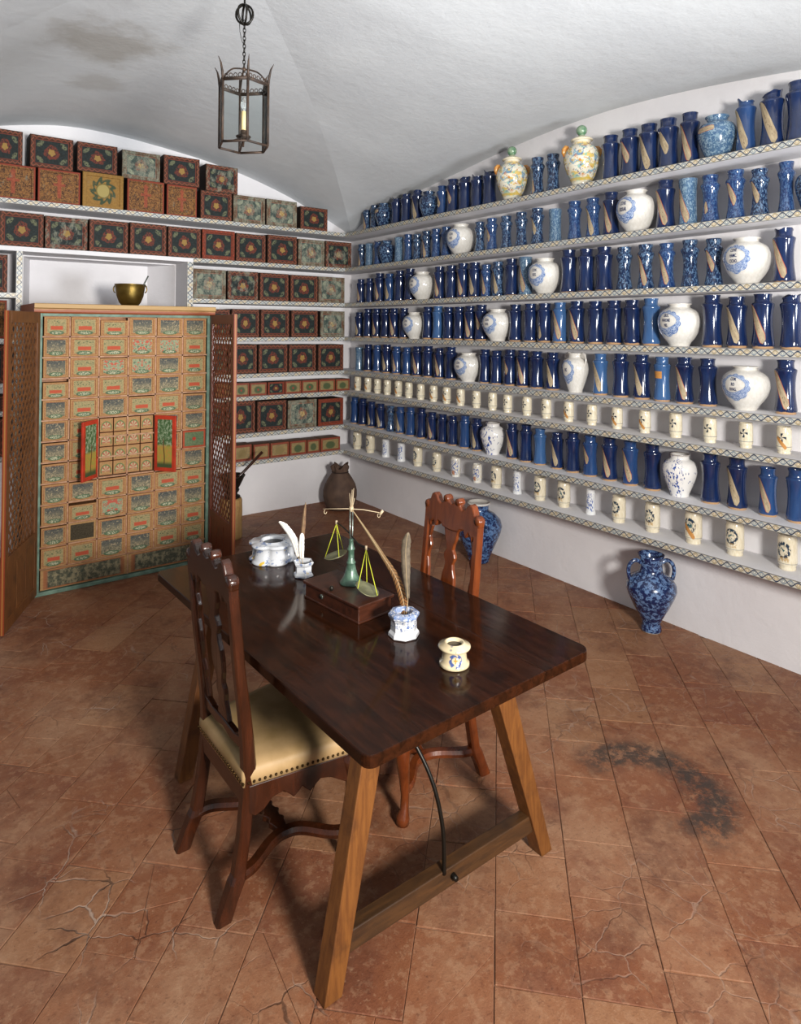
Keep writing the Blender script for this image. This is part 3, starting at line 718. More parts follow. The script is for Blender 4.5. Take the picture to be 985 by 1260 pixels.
# rows: (pixel x of the axis, pixel y of the rim, code)
# code: shape letter + material + flags.  P cobalt, I mid, L light, M sponged, N sponged mid, S sponged pale, T pale tube; V white vase, W floral vase, B bulb, C polychrome, A handled
# flags: d long slip, s short slip, l low slip, m small slip, b band, 1-3 broken rim
ROWS = {
1: '451,255.8,Md 460.6,253,M 472,251,Bb 487.6,242.6,P1 499.8,238.6,P2 513.4,234.5,Pd3 527.6,236.5,B 543.9,229.4,Is 557.3,221.3,Ps 571.9,217.9,P2 587.3,214.6,P1 602.1,209,P1 630,180.6,C 661,194.8,Ml 680.2,190.4,M 715.7,154.6,C 751,168,P 774.6,160.3,Ps 798.3,154,Pd 822,147.2,Ps 848.7,140,Pd 882,144,Eb 917.3,121.2,Id1 950,111.9,Pd2 983,101.4,P',
2: '444.8,301,Md 454,300,S 465,296,N1 475.8,296.5,B 490.5,292.4,S 502.2,288.7,N 513,288.7,M 524.6,284.7,Md 536.4,282,N 549,279.6,N 567.2,276.8,V 590.2,273.5,M 604.8,269,Ns 622.7,266.3,M 641.2,261.8,M 660.9,256.7,Ms 682.8,257.7,T 706.6,248.2,N 729.3,244.5,Nd 751.7,237.4,Pd 782.7,235.4,V1 818.5,222.8,Pd 846.2,220.7,Td 873.6,216.3,Nm 904.9,210,Ns 934.4,208.6,Ms 967.3,199.7,N 997,206,B',
3: '444,343.8,Pd 455,342.7,P 467.1,336.5,Pd 479.5,337,Id 492,333.4,P 504.3,331,P 519.9,335,V 540.8,328.5,Pd 555.6,327,P 569.8,324.3,Pd 584,323.4,Pd 598.3,325.9,Nd 612.5,322.4,Md 629.4,319,P 646.3,316.5,Sd 670.6,318.6,V 699.5,308,P 721.2,306.8,P 743.1,304.4,P 767.9,304.4,M 794.2,301.2,Md 820,299.8,Nd 848.7,295.6,M 877.8,294,Ms 919,293.5,V2 964.2,281,Pd3',
4: '441.9,384.4,Pd 453,380,P 463.7,379.7,Pd 474.4,379.7,P 485,379.3,Pd 497.2,379.3,P 510,384.4,V 526.6,377.7,P 538.8,377,L 552,378,P 565.2,377.7,P 578.4,376.7,Pd 592.2,375.2,Ps 612.5,380.6,V 634,374.8,P 652.4,373.8,P 670,373.4,Pl 688.7,372.4,Ld 709.6,370.8,Pd 732.4,370.8,P 755.3,370,P 777.6,369.3,P 800.8,367.4,L 835.8,374,V3 875.7,363.2,P 906.3,365.3,Pd 938.2,361.8,Pd 973.5,361.6,P2',
5: '441.7,427.4,S 452.9,423.8,P 464.3,424.8,I 475.8,424,Pd 488,426.4,Id 500.6,427.4,I 513.4,426.4,Pd 526.6,426,P 540.8,428.4,Pd 555,427,P 576.3,434,V 596.6,430,P 610.9,431.5,P 627.4,430.2,Ps 643.6,431.3,Pd 660.3,432.3,P 679.8,433.7,Pd 707.6,434.3,A 738.4,435.3,Ld 763.4,435.3,P 789.4,436.5,Pd 814.3,439.2,Lo 841.8,439.6,Pd 870.5,441.3,P 917.3,450.6,V4 966.3,443,Pd',
7: '436.7,488.7,I 446.4,490.8,P 457.2,494.4,Pd 468.3,497,Pd 480.3,499.5,M 492.5,501,Id 505.3,501.5,I 518.5,502.5,P 531.7,507.6,Pd 544.3,510,P 557,512.3,P 571.9,511.7,I 586.5,515.3,Pd 606,519.4,W 630,521.6,Pd 647,523,P 664,528,L 685.3,532.8,Pd 704.5,532.4,P 725.9,536.4,Is 749.6,539.3,Pd 775.2,542.9,Id 802.5,547,P 835.8,558,W 873.6,558,P 906.5,563.7,Pd 944.4,575.3,Id 979.8,576.8,I',
6: '439.9,463.4,Kd 452.5,464.6,Kd 464.3,466.4,K 476.4,467.4,K 490,468.6,Kd 502.8,470.5,K 517.5,472.5,K 533.3,474.5,Kd 549.4,476.6,Kd 566.6,478.8,Kd 585.9,481.2,K 605.8,483.3,K 624.4,486,K 648.1,488.5,K 672,491.2,K 699.5,494.6,Kd 727.9,498.3,K 759,501.9,Kd 793,505.4,Kd 831,508.5,K 873.2,514.3,K 917.3,520,K 964.2,524.7,Kd',
8: '439.3,531,Q 455.5,535,Q 474.4,540,G 493.5,544.6,G 513.8,549.9,Q 537.2,557.4,Q 560.5,562.4,H 586.9,570.6,H 610.3,574.2,Q 636.1,579.5,J 664,586.6,Q 693.4,592.7,Q 726.3,601.8,J 761,610,Q 802.5,619,Q 852.8,628.8,Qs 903.8,641.3,Q 968.3,656.9,Q'}
KIND = dict(P=('alb', 'cobalt'), I=('alb', 'cobalt_mid'), L=('alb', 'cobalt_light'), M=('knob', 'sponged'), N=('knob', 'sponged_mid'), S=('tube', 'sponged_pale'), T=('tube', 'sponged_pale'),
            V=('vase', 'faience_white'), W=('vase2', 'floral_jar'), B=('bulb', 'sponged'), E=('bulb', 'sponged_pale'), K=('mug', 'mug_wheel'), Q=('mug', 'mug_crest'), G=('slim', 'mug_blue'), H=('mug', 'mug_house'), J=('slim', 'mug_blue'), A=('vase2', 'faience_white'), C=('vase', 'polychrome'))
LOOK = dict(P='dark cobalt drug jar', I='mid blue drug jar', L='bright blue drug jar', M='blue sponged drug jar', N='blue mottled drug jar', S='pale sponged drug jar', T='pale sponged drug jar', V='white vase with blue cartouche', W='white vase with blue flowers',
            B='squat sponged blue vase', E='squat pale blue vase', K='cream mug with dark pinwheel', Q='cream mug with painted crest', G='white jar painted blue', H='white jar with orange house', J='slim white jar painted blue', A='white two-handled vase', C='lidded polychrome vase')
ASP = dict(P=.385, I=.38, L=.375, M=.37, N=.37, S=.36, T=.38, V=1.03, W=.80, B=.72, E=.92, K=.54, Q=.54, G=.48, H=.54, J=.42, A=.68, C=.70)
NAME = dict(P='drug_jar', I='drug_jar', L='drug_jar', M='drug_jar', N='drug_jar', S='drug_jar', T='drug_jar', V='white_vase', W='white_vase', B='sponged_vase', E='sponged_vase', K='small_mug', Q='small_mug', G='small_jar', H='small_jar', J='small_jar', A='white_vase', C='lidded_vase')
WORDS = {'1': ['CONS', 'ROSAR'], '2': ['CONF.', 'HAMC.', 'CICHO.'], '3': ['EBOL.', 'PAVONE', 'NIS.'], '4': ['COM.', 'RO', 'RVAG.']}
JX = XS+.15
def place_jars():
    for row, data in ROWS.items():
        z0 = ZS[row-1]; items = []
        for it in data.split():
            a, bb, code = it.split(','); px, py = float(a), float(bb); k = code[0]
            jx = JX if k not in 'VWCEA' else XS+.145
            y = at(px, py, 0, jx).y
            for _ in range(2):
                # the axis pixel at the middle of the jar
                y = at(px, (py+pix(jx, y, z0)[1])/2, 0, jx).y
            top = at(px, py, 0, jx).z
            items.append([y, top-z0, k, code[1:], jx])
        for i, (y, h, k, fl, jx) in enumerate(items):
            R = h*ASP[k]/2
            gap = min([abs(y-items[j][0]) for j in (i-1, i+1) if 0 <= j < len(items)] or [1])
            nb = [items[j] for j in (i-1, i+1) if 0 <= j < len(items)]
            lim = min(abs(y-n[0])*((R)/(R+n[1]*ASP[n[2]]/2)) for n in nb)
            R = min(R, lim*1.0-.0008, .128)
            if jx+R > XW-.004: jx = XW-.004-R
            sh, mat = KIND[k]
            brk = next((int(c_) for c_ in fl if c_ in '123'), 0) if k in 'PILMN' else 0
            slip = next((c_ for c_ in fl if c_ in 'dslmbo'), None)
            lk = LOOK[k]
            if brk: lk = lk.replace('drug jar', 'drug jar, chipped rim')
            if slip: lk += ' and paper slip' if ('with' in lk or brk) else ' with paper slip'
            lab = f'{lk}, {ORD[i]} from the corner, {ORD[8-row]} shelf up'
            grp = f'jars on the {ORD[8-row]} shelf up' if row not in (6, 8) else f'mugs on the {ORD[8-row]} shelf up'
            rz = PI + rnd.uniform(-.12, .12)
            if k == 'C': make_lidded(jx, y, z0, h, R, lab, grp); continue
            o = link(NAME[k], jar_mesh(sh, mat, brk), None, (jx, y, z0), rz, (R, R, h)); tag(o, lab, 'mug' if k in 'KQ' else 'vase' if k in 'VWBEA' else 'jar', grp)
            if slip:
                kd = {'d': 'long', 's': 'short', 'l': 'low', 'm': 'small', 'b': 'bandv', 'o': 'band'}[slip]
                if k in 'KQ': kd = 'mug'
                c_ = link('paper_label', slip_mesh(sh, kd, 'paper_orange' if slip == 'o' or k in 'KQ' else 'paper_slip'), o)
            if k == 'V':
                c_ = link('cartouche', cartouche_mesh('vase'), o)
                wd = next((WORDS[c2] for c2 in fl if c2 in WORDS), None)
                if wd: lettering(wd, 'vase', o, -.02, .61, .10 if len(wd) == 3 else .12, .82)
                else: lettering(['CON', 'ROS'], 'vase', o, 0, .60, .11, .85) if y < 5 else None
            if k == 'A':
                link('cartouche', cartouche_mesh('vase2'), o); lettering(['IHS'], 'vase2', o, 0, .58, .13, .8)
                for sy in (-1, 1):
                    pts = [(0, sy*(.5+.12*0), .93), (0, sy*.72, .95), (0, sy*.98, .91), (0, sy*1.06, .83), (0, sy*.98, .74), (0, sy*.9, .70)]
                    MB().tube(pts, [.07, .08, .08, .075, .08, .09], 8).build('handle', 'faience_white', o)
def make_lidded(jx, y, z0, h, R, lab, grp):
    r = empty('lidded_vase', (jx, y, z0+.001), PI+.94); tag(r, lab, 'vase', grp)
    body = [(.50, 0), (.52, .02), (.50, .05), (.56, .10), (.74, .2), (.92, .33), (1, .44), (.97, .53), (.85, .61), (.62, .67), (.50, .69), (.49, .73), (.52, .75), (.4, .745)]
    MB().lathe([(a*R, b_*h) for a, b_ in body], 30, vdiv=h).build('body', 'polychrome', r)
    lid = [(.50, .748), (.60, .75), (.62, .765), (.56, .78), (.40, .805), (.20, .83), (.13, .845), (.0, .85)]
    lo = MB().lathe([(a*R, b_*h) for a, b_ in lid], 26, vdiv=h).build('lid', 'faience_cream', r)
    kr = .085*h; kn = [(.4*kr, .838*h)]+[(kr*math.sin(PI*t/10)*.98+.001, .917*h-kr*math.cos(PI*t/10)) for t in range(1, 10)]+[(0, 1.0*h+.001)]
    MB().lathe(kn, 18, vdiv=h).build('knob', 'knob_green', lo)
    for sy in (-1, 1):
        b_ = MB().tube([(0, sy*R*.74, .655*h), (0, sy*R*.88, .65*h), (0, sy*R*.99, .61*h), (0, sy*R*1.02, .56*h), (0, sy*R*.98, .50*h)], [R*.07, R*.13, R*.15, R*.11, R*.05], 9)
        b_.build('handle', 'mask_orange', r)
plain('knob_green', '#8aa084', .2, .4, c2='#4f7a5c', scale=30)
plain('mask_orange', '#b87434', .25, .4, c2='#c99a50', scale=40)
place_jars()

# ------------------------------------------------------------------ painted boxes on the back wall
BM = {}
def box_mesh(mat):
    if mat not in BM:
        mb = MB(); f = .09; dp = .035
        # unit box: x 0..1, z 0..1, y 0 (front) .. 1 (back); front has a raised frame round a sunk panel
        o = [(0, 0), (1, 0), (1, 1), (0, 1)]; inn = [(f, f*1.1), (1-f, f*1.1), (1-f, 1-f*1.1), (f, 1-f*1.1)]
        c1 = .012
        oo = [(c1, c1), (1-c1, c1), (1-c1, 1-c1), (c1, 1-c1)]
        V = [(p[0], 0, p[1]) for p in oo]+[(p[0], 0, p[1]) for p in inn]+[(p[0], dp, p[1]) for p in [(f+.008, f*1.1+.008), (1-f-.008, f*1.1+.008), (1-f-.008, 1-f*1.1-.008), (f+.008, 1-f*1.1-.008)]]
        V += [(p[0], .03, p[1]) for p in o]+[(p[0], 1, p[1]) for p in o]
        uv = lambda i: (V[i][0], V[i][2])
        fr = [(i, (i+1) % 4, 4+(i+1) % 4, 4+i) for i in range(4)]+[(4+i, 4+(i+1) % 4, 8+(i+1) % 4, 8+i) for i in range(4)]+[(8, 9, 10, 11)]+[(12+i, 12+(i+1) % 4, (i+1) % 4, i) for i in range(4)]
        sd = [(12+i, 16+i, 16+(i+1) % 4, 12+(i+1) % 4) for i in range(4)]+[(19, 18, 17, 16)]
        mb.add(V, fr+sd, [[uv(i) for i in q] for q in fr]+[[(-1, -1)]*4 for _ in sd])
        BM[mat] = mb.mesh('box_'+mat, mat)
    return BM[mat]
BD = dict(F='box_flower', W='box_flower_worn', P='box_flower_pale', R='box_flower_redframe', X='box_cross', O='box_wreath')
BLOOK = dict(F='dark painted wooden box with gold blossom', W='worn dark painted box with gold blossom', P='pale weathered painted box', R='dark blossom box with red frame', X='red painted box with cross', O='ochre painted box with leaf wreath')
# row: shelf index, front offset, depth, [(x0, x1, top, kind)], stacked flag
def top_c(x): return 259.5+.0908*x
BOX = [
 (0, 'a', [(-12, 44.7, 202, 'X'), (47, 100, 209, 'X'), (102, 153, 213.5, 'O'), (157, 203, 222, 'X'), (205.6, 243, 228.5, 'X'), (247, 286, 236, 'F'), (287.5, 327, 241.5, 'P'), (328.5, 366, 246.5, 'P'), (370.5, 404, 254, 'F')]),
 (1, 'c', [(a, b_, top_c((a+b_)/2)+rnd.uniform(-1, 1), k) for a, b_, k in ((0, 55, 'F'), (55.8, 108.8, 'W'), (110.3, 159, 'F'), (160.4, 206, 'F'), (207, 248, 'F'), (249, 289.5, 'R'), (291, 328, 'F'), (329.5, 366, 'F'), (367.3, 400, 'P'), (401, 433, 'W'))]),
 (2, 'd', [(238, 279, 331.5, 'P'), (280.5, 318.5, 334, 'W'), (320, 356, 336.5, 'F'), (357.5, 391.5, 339, 'F'), (392.5, 425, 341, 'P')]),
 (3, 'e', [(247, 284, 380.5, 'F'), (285.5, 320, 380.5, 'F'), (321.5, 357, 381, 'F'), (358.5, 391.5, 382, 'F'), (395, 425, 383, 'P')]),
 (4, 'f', [(244, 280, 423.5, 'F'), (281.5, 317, 424, 'F'), (318.5, 354.5, 424, 'F'), (356, 390, 424, 'F'), (392, 423.6, 424, 'F')]),
 (5, 'g', [(265.5, 286, 472, 'X'), (287.5, 307, 471.5, 'g'), (308, 329, 471, 'g'), (329.7, 350.5, 470, 'R'), (351, 371, 469, 'g'), (372, 392, 468, 'g'), (393, 413, 467, 'g'), (414, 431, 466.5, 'g')]),
 (6, 'h', [(240, 277, 494, 'F'), (278.5, 315, 493.5, 'F'), (316.5, 353, 493, 'F'), (354.8, 390.5, 492, 'P'), (392, 423, 490.5, 'R')]),
 (7, 'i', [(287, 310.5, 548, 'y'), (312, 332, 546.5, 'y'), (333, 356, 544.5, 'y'), (357, 377.5, 542.5, 'g'), (378.5, 394, 541, 'g'), (395, 419, 538.5, 'g')])]
def boxart2(name, ground, mid):
    m = Mat(name, .55, .4, .05); u, v = m.uv(); R = m.rand(); q = m.noise(m.vec(u*1.6, v, R*30), 8, 4, .65); e = ((u.min(1-u))*1.7).min(v.min(1-v))
    du, dv = (u-.5)*1.7, v-.45
    c = m.mix(q.step(.4, .62), ground, '#8a7a54'); c = m.mix((du*du*.45+dv*dv).sqrt().below(.27, .05), c, mid); c = m.mix((du*du+dv*dv).sqrt().below(.09, .03)*((R*3.3).fract()).above(.4, .1), c, '#a0382a')
    c = m.mix(e.below(.15, .02)*q.step(.3, .42), c, '#8f4028'); m.col(m.mix(u.above(-.25, .1), '#6a4c32', m.mix(.3, c, (0, 0, 0, 1)))); MT[name] = m.m
boxart2('box_small_green', '#a08a58', '#4f5c38'); boxart2('box_small_ochre', '#a88a58', '#8f7a4c')
BD['g'] = 'box_small_green'; BD['y'] = 'box_small_ochre'; BLOOK['g'] = 'small ochre box with green oval'; BLOOK['y'] = 'small pale ochre painted box'
FRONT = YS+.02
tops = {}
for (si, nm, lst) in BOX:
    z0 = ZS[si]; n = len(lst)
    for i, (a, b_, tp, k) in enumerate(lst):
        A = at(a, tp, 1, FRONT); B = at(b_, tp, 1, FRONT); x0, x1 = A.x, B.x; h = (A.z+B.z)/2-z0
        if x1 > XS+.12: x1 = XS+.12
        if si: h = min(h, ZS[si-1]-TH-z0-.003)
        if nm == 'a' and i == n-1: h -= .012
        dep = (.22 if nm not in 'gi' else .16) if not (nm == 'a' and i >= n-2) else .12; yo = rnd.uniform(0, .012)
        o = link('painted_box', box_mesh(BD[k]), None, (x0, FRONT+yo, z0+.0005), 0, (x1-x0-.003, dep, h))
        tag(o, f'{BLOOK[k]}, {ORD[n-1-i]} from the corner, {ORD[7-si]} shelf up', 'box', f'boxes on the {ORD[7-si]} shelf up')
        if nm == 'a': tops[i] = (x0, x1, z0+h)
# second tier, stacked on the row of crosses
TIER = [(-16, 28.6, 'F'), (37.5, 91, 'F'), (95.5, 145, 'F'), (151, 198, 'P'), (202, 246, 'F'), (254, 293.5, 'W')]
tz = [158.5, 168, 177, 187, 193, 204]
for i, (a, b_, k) in enumerate(TIER):
    base = max(tops[j][2] for j in tops if tops[j][1] > at(a+3, tz[i], 1, FRONT).x and tops[j][0] < at(b_-3, tz[i], 1, FRONT).x)
    A = at(a, tz[i], 1, FRONT); B = at(b_, tz[i], 1, FRONT)
    o = link('painted_box', box_mesh(BD[k]), None, (A.x, FRONT+.012, base+.001), rnd.uniform(-.03, .05), (B.x-A.x, .2, (A.z+B.z)/2-base))
    tag(o, f'{BLOOK[k]}, upper tier, {ORD[len(TIER)-1-i]} from the corner', 'box', 'boxes stacked in the upper tier')
# boxes on the short shelves beyond the niche
for si in (2, 3, 4, 5, 6):
    h = (.30 if si in (2, 3, 4, 6) else .1) if ZS[si-1]-ZS[si] > .3 else (ZS[si-1]-ZS[si])*.55
    o = link('painted_box', box_mesh('box_flower' if si != 3 else 'box_cross'), None, (.33, FRONT, ZS[si]+.0005), 0, (.27, .22, h))
    tag(o, f'{"red cross" if si == 3 else "dark blossom"} box beside the niche upright, {ORD[7-si]} shelf up', 'box', 'boxes on the short shelves')

# ------------------------------------------------------------------ the drawer cabinet
CXo, CYo = .716, 5.25; CW, CH, CD = 1.241, 2.0, .70
cab = empty('apothecary_cabinet', (CXo, CYo, 0))
tag(cab, 'tall painted apothecary cabinet of small drawers with open lattice doors', 'cabinet')
b = MB().box(0, .02, .02, CD, 0, CH).box(CW-.02, CW, .02, CD, 0, CH).box(.02, CW-.02, CD-.02, CD, 0, CH).box(.02, CW-.02, .02, CD-.02, CH-.03, CH).box(.02, CW-.02, .02, CD-.02, 0, .03).box(.02, CW-.02, .08, .10, .03, CH-.03)
b.build('carcass', 'carcass_wood', cab)
for (x0, x1) in ((-.006, .026), (CW-.030, CW+.006)): bev(MB().box(x0, x1, -.012, .02, 0, CH-.015).build('front_post', 'green_paint', cab), .003)
bev(MB().box(.026, CW-.03, -.010, .02, CH-.035, CH-.015).build('top_rail', 'green_paint', cab), .003)
mb = MB(); h0, h1 = CH-.015, CH+.055
pf = [(-.012, 0), (-.02, .15), (-.02, .45), (-.035, .55), (-.035, .95), (-.028, 1)]
V = []; F = []; U = []
for (y_, t) in pf:
    V += [(-.03, y_, h0+(h1-h0)*t), (CW+.03, y_, h0+(h1-h0)*t)]
for i in range(len(pf)-1):
    F.append((2*i, 2*i+1, 2*i+3, 2*i+2)); U.append([(0, pf[i][1]), (1, pf[i][1]), (1, pf[i+1][1]), (0, pf[i+1][1])])
n = len(V); V += [(-.03, CD, h1), (CW+.03, CD, h1), (-.03, CD, h0), (CW+.03, CD, h0)]
F += [(n-2, n-1, n+1, n), (0, n+2, n+3, 1)]; U += [[(0, 1)]*4, [(0, 0)]*4]
F += [tuple([2*i for i in range(len(pf))]+[n, n+2]), tuple([n+3, n+1]+[2*i+1 for i in range(len(pf)-1, -1, -1)])]; U += [[(0, .1)]*(len(pf)+2)]*2
mb.add(V, F, U); mb.build('cornice', 'cornice_paint', cab)
plain('rail_paint', '#b08868', .6, c2='#96684a', scale=25); colx = [.028, .203, .400, .606, .808, 1.015, 1.209]; ztop = 1.967; RH = (ztop-.183)/12
frame = MB()     # the thin front lattice between drawers
for x in colx[1:-1]: frame.box(x-.005, x+.005, .0, .05, .183, ztop)
for r_ in range(13): frame.box(.026, CW-.03, .0, .05, ztop-r_*RH-.005, ztop-r_*RH+.005)
frame.box((colx[0]+colx[-1])/2-.005, (colx[0]+colx[-1])/2+.005, 0, .05, .03, .183)
gx0, gx1 = colx[2], colx[4]; gz1, gz0 = ztop-5*RH, ztop-8*RH
frame.build('drawer_rails', 'rail_paint' if 'rail_paint' in MT else 'carcass_wood', cab)
PAT = ['rrrbbb', 'brrfgr', 'brffbr', 'rrrbbr', 'brbrrb', 'br..bb', 'br..bg', 'br..rb', 'bbrbrr', 'brfbbb', 'bdbrbr', 'rrbbrr']
fixr = {(1, 3): 'f', (1, 4): 'f'}
KD = dict(r='drawer_red', b='drawer_blue', f='drawer_flor', d='drawer_dark', g='drawer_green')
DK = plain('drawer_pull', '#6a5030', .4, 0, .6)
knob_me = MB().lathe([(.004, 0), (.004, .006), (.008, .009), (.007, .014), (0, .016)], 8).mesh('knob', 'drawer_pull')
for r_ in range(12):
    for c_ in range(6):
        k = PAT[r_][c_]
        if k == '.': continue
        if (r_, c_) in fixr: k = fixr[(r_, c_)]
        x0, x1 = colx[c_]+.006, colx[c_+1]-.006; z1 = ztop-r_*RH-.006; z0 = z1-RH+.012
        pr = rnd.choice((0, 0, .004, .008, .014)); gap = rnd.choice((0, 0, 0, .006))
        if (r_, c_) in ((0, 2), (3, 0), (9, 1)): gap = .022
        dr = link('drawer', box_mesh(KD[k]), cab, (x0, -pr, z0), 0, (x1-x0, .09, z1-z0-gap))
# two wide drawers at the foot
mid = (colx[0]+colx[-1])/2
for (x0, x1) in ((colx[0]+.006, mid-.006), (mid+.006, colx[-1]-.006)): link('wide_drawer', box_mesh('drawer_long'), cab, (x0, -.004, .034), 0, (x1-x0, .09, .142))
bev(MB().box(-.01, CW+.01, -.016, .03, 0, .028).build('plinth', 'green_paint', cab), .004)
# inner nest of tiny drawers behind two painted doors
gw = (gx1-gx0-.02)/4; gh = (gz1-gz0-.02)/4
for i in range(4):
    for j in range(4):
        link('tiny_drawer', box_mesh('drawer_shell'), cab, (gx0+.01+i*gw+.003, .006, gz0+.01+j*gh+.003), 0, (gw-.006, .07, gh-.006))
def painted_door(x, ang, flip):
    h = gz1-gz0-.02; wd = .185; dr = link('painted_door', MB().box(0, wd, -.016, 0, 0, h).mesh('painted_door', 'red_paint'), cab, (x, -.018, gz0+.01), ang); bev(dr, .003)
    ysd = .0012 if flip else -.0172
    V = [(.028, ysd, .03), (wd-.028, ysd, .03), (wd-.028, ysd, h-.03), (.028, ysd, h-.03)]
    mb = MB().add(V, [(0, 1, 2, 3)], [[(0, 0), (1, 0), (1, 1), (0, 1)]]); mb.build('painting', 'tree_painting', dr)
    return dr
painted_door(gx1+.002, -math.atan2(.15, .115), False)
painted_door(gx0-.002, PI+math.atan2(.14, .135), True)
# lattice doors
def lattice_door(hx, end, label, side, mat, low):
    dx, dy = end[0]-hx, end[1]-CYo; W_ = .615; ang = math.atan2(dy, dx)
    dr = link('lattice_door', None, cab, (hx-CXo, -.022, .02), ang); dr.empty_display_size = .05; dr['label'] = label
    H_ = CH-.03; st = .055; t = .011
    z0, z1 = low, H_-.075
    for (x0, x1, a, b_) in ((0, st, 0, H_), (W_-st, W_, 0, H_)):
        bev(MB().box(x0, x1, -t, t, a, b_).build('stile', mat, dr), .002)
    for (a, b_) in ((0, .07), (low-.06, low), (z1, H_)): bev(MB().box(st, W_-st, -t, t, a, b_).build('rail', mat, dr), .002)
    for (x0, x1) in ((st, st+(W_-2*st)/3-.004), (st+(W_-2*st)/3+.004, st+2*(W_-2*st)/3-.004), (st+2*(W_-2*st)/3+.004, W_-st)):
        MB().box(x0, x1, -t*.6, t*.6, .07, low-.06).build('panel_board', mat, dr)
    mb = MB(); sp = .0615; hw = .0085; sl = 1.22
    w0, w1 = st, W_-st
    for sgn, yo in ((1, -.0016), (-1, .0016)):
        k0 = -int((z1-z0)/sp)-30
        for k in range(k0, int((z1-z0)/sp)+60):
            # line z = z0 + k*sp*1.3 + sgn*sl*(x-w0)
            pts = []
            zb = z0+k*sp*1.35
            xa, xb = w0, w1; za, zb2 = zb, zb+sgn*sl*(w1-w0)
            if max(za, zb2) <= z0 or min(za, zb2) >= z1: continue
            def cl(xa, za, xb, zb_):
                for lim, hi in ((z0, False), (z1, True)):
                    ia = za > lim if hi else za < lim; ib = zb_ > lim if hi else zb_ < lim
                    if ia: t_ = (lim-za)/(zb_-za); xa, za = xa+(xb-xa)*t_, lim
                    if ib: t_ = (lim-zb_)/(za-zb_); xb, zb_ = xb+(xa-xb)*t_, lim
                return xa, za, xb, zb_
            xa, za, xb, zb2 = cl(xa, za, xb, zb2)
            if abs(xb-xa) < .004: continue
            d = Vector((xb-xa, 0, zb2-za)).normalized(); nrm = Vector((-d.z, 0, d.x))*hw
            P = [Vector((xa, 0, za)), Vector((xb, 0, zb2))]; V = []
            for y_ in (yo-.0016, yo+.0016):
                for p in P:
                    for q in (nrm, -nrm): V.append((p.x+q.x, y_, p.z+q.z))
            mb.add(V, [(0, 1, 3, 2), (4, 6, 7, 5), (0, 2, 6, 4), (1, 5, 7, 3)])
    la = mb.build('lattice', mat, dr); la['kind'] = 'stuff'
    V = [(W_, -t-.001, 0), (W_, t+.001, 0), (W_, t+.001, H_), (W_, -t-.001, H_), (W_+.006, -t-.001, 0), (W_+.006, t+.001, 0), (W_+.006, t+.001, H_), (W_+.006, -t-.001, H_)]
    ed = MB().add(V, [(4, 5, 6, 7), (0, 4, 7, 3), (1, 2, 6, 5), (3, 7, 6, 2), (0, 1, 5, 4)], [[(0, 0), (1, 0), (1, 1), (0, 1)], [(0, 0)]*4, [(1, 0)]*4, [(0, 0)]*4, [(0, 0)]*4]); ed.build('painted_edge', 'door_edge', dr)
    return dr
lattice_door(.716, (.462, 4.68), 'brown lattice door swung open away from the table', -1, 'lattice_wood', .45)
lattice_door(1.957, (1.906, 4.632), 'dark red lattice door with orange edge', 1, 'lattice_red', .42)

# brass bowl on the cabinet
bx = at(160, 360, 1, 5.55); br = .135
bowl = empty('brass_bowl', (bx.x, 5.55, CH+.055)); tag(bowl, 'brass mixing bowl with ring handles standing on the drawer cabinet', 'bowl')
MB().lathe([(a_*.86, b_*1.04) for a_, b_ in [(.05, 0), (.07, .004), (.095, .03), (.118, .08), (.128, .13), (.135, .165), (.138, .17), (.13, .17), (.122, .13), (.112, .085), (.09, .036), (.06, .012), (0, .01)]], 36).build('body', 'brass', bowl)
for s_ in (-1, 1):
    c_ = Vector((s_*.116*.80, -s_*.116*.59, .138)); d_ = c_.normalized()
    pts = [c_+Vector((.80*s_, -.59*s_, 0))*(.004+.014*math.sin(a))+Vector((0, 0, .028*math.cos(a))) for a in [PI*i/8 for i in range(9)]]
    MB().tube(pts, .005, 6).build('handle', 'brass', bowl)
spat = MB().tube([(bx.x+.02, 5.50, CH+.085), (bx.x+.115, 5.46, CH+.30)], [.005, .006], 8).build('pestle_rod', 'steel'); tag(spat, 'thin metal rod leaning in the brass bowl', 'rod')

# ------------------------------------------------------------------ table
TA = math.radians(1.9); TC = Vector((1.4335, 2.305, 0)); TL, TWd, TZ = 1.672, .972, .77
tab = empty('trestle_table', TC, TA); tag(tab, 'dark trestle table with splayed legs and iron stay', 'table')
def rrect(x0, x1, y0, y1, rc, n=5):
    """corner radii rc = (x0y0, x1y0, x1y1, x0y1)"""
    out = []
    for (cx, cy, a0, r) in ((x0, y0, PI, rc[0]), (x1, y0, 1.5*PI, rc[1]), (x1, y1, 0, rc[2]), (x0, y1, .5*PI, rc[3])):
        sx = 1 if cx == x0 else -1; sy = 1 if cy == y0 else -1
        if r < 1e-4: out.append((cx, cy)); continue
        for i in range(n+1):
            a = a0+.5*PI*i/n; out.append((cx+sx*r+r*math.cos(a), cy+sy*r+r*math.sin(a)))
    return out
seam = .235
for (x0, x1, rc) in ((-TWd/2, seam-.0003, (.03, 0, 0, .03)), (seam+.0003, TWd/2, (0, .045, .04, 0))):
    o = MB().poly(rrect(x0, x1, -TL/2, TL/2, rc), .036, 'xy', TZ-.018).build('tabletop_board', 'table_dark', tab); bev(o, .0035, 3)
for y_ in (-.62, .52):
    MB().box(-.40, .40, y_-.03, y_+.03, TZ-.07, TZ-.036).build('cross_batten', 'table_dark', tab)
INV = Matrix.Rotation(-TA, 3, 'Z')
def loc(x, y, z): return INV @ (Vector((x, y, z))-TC)
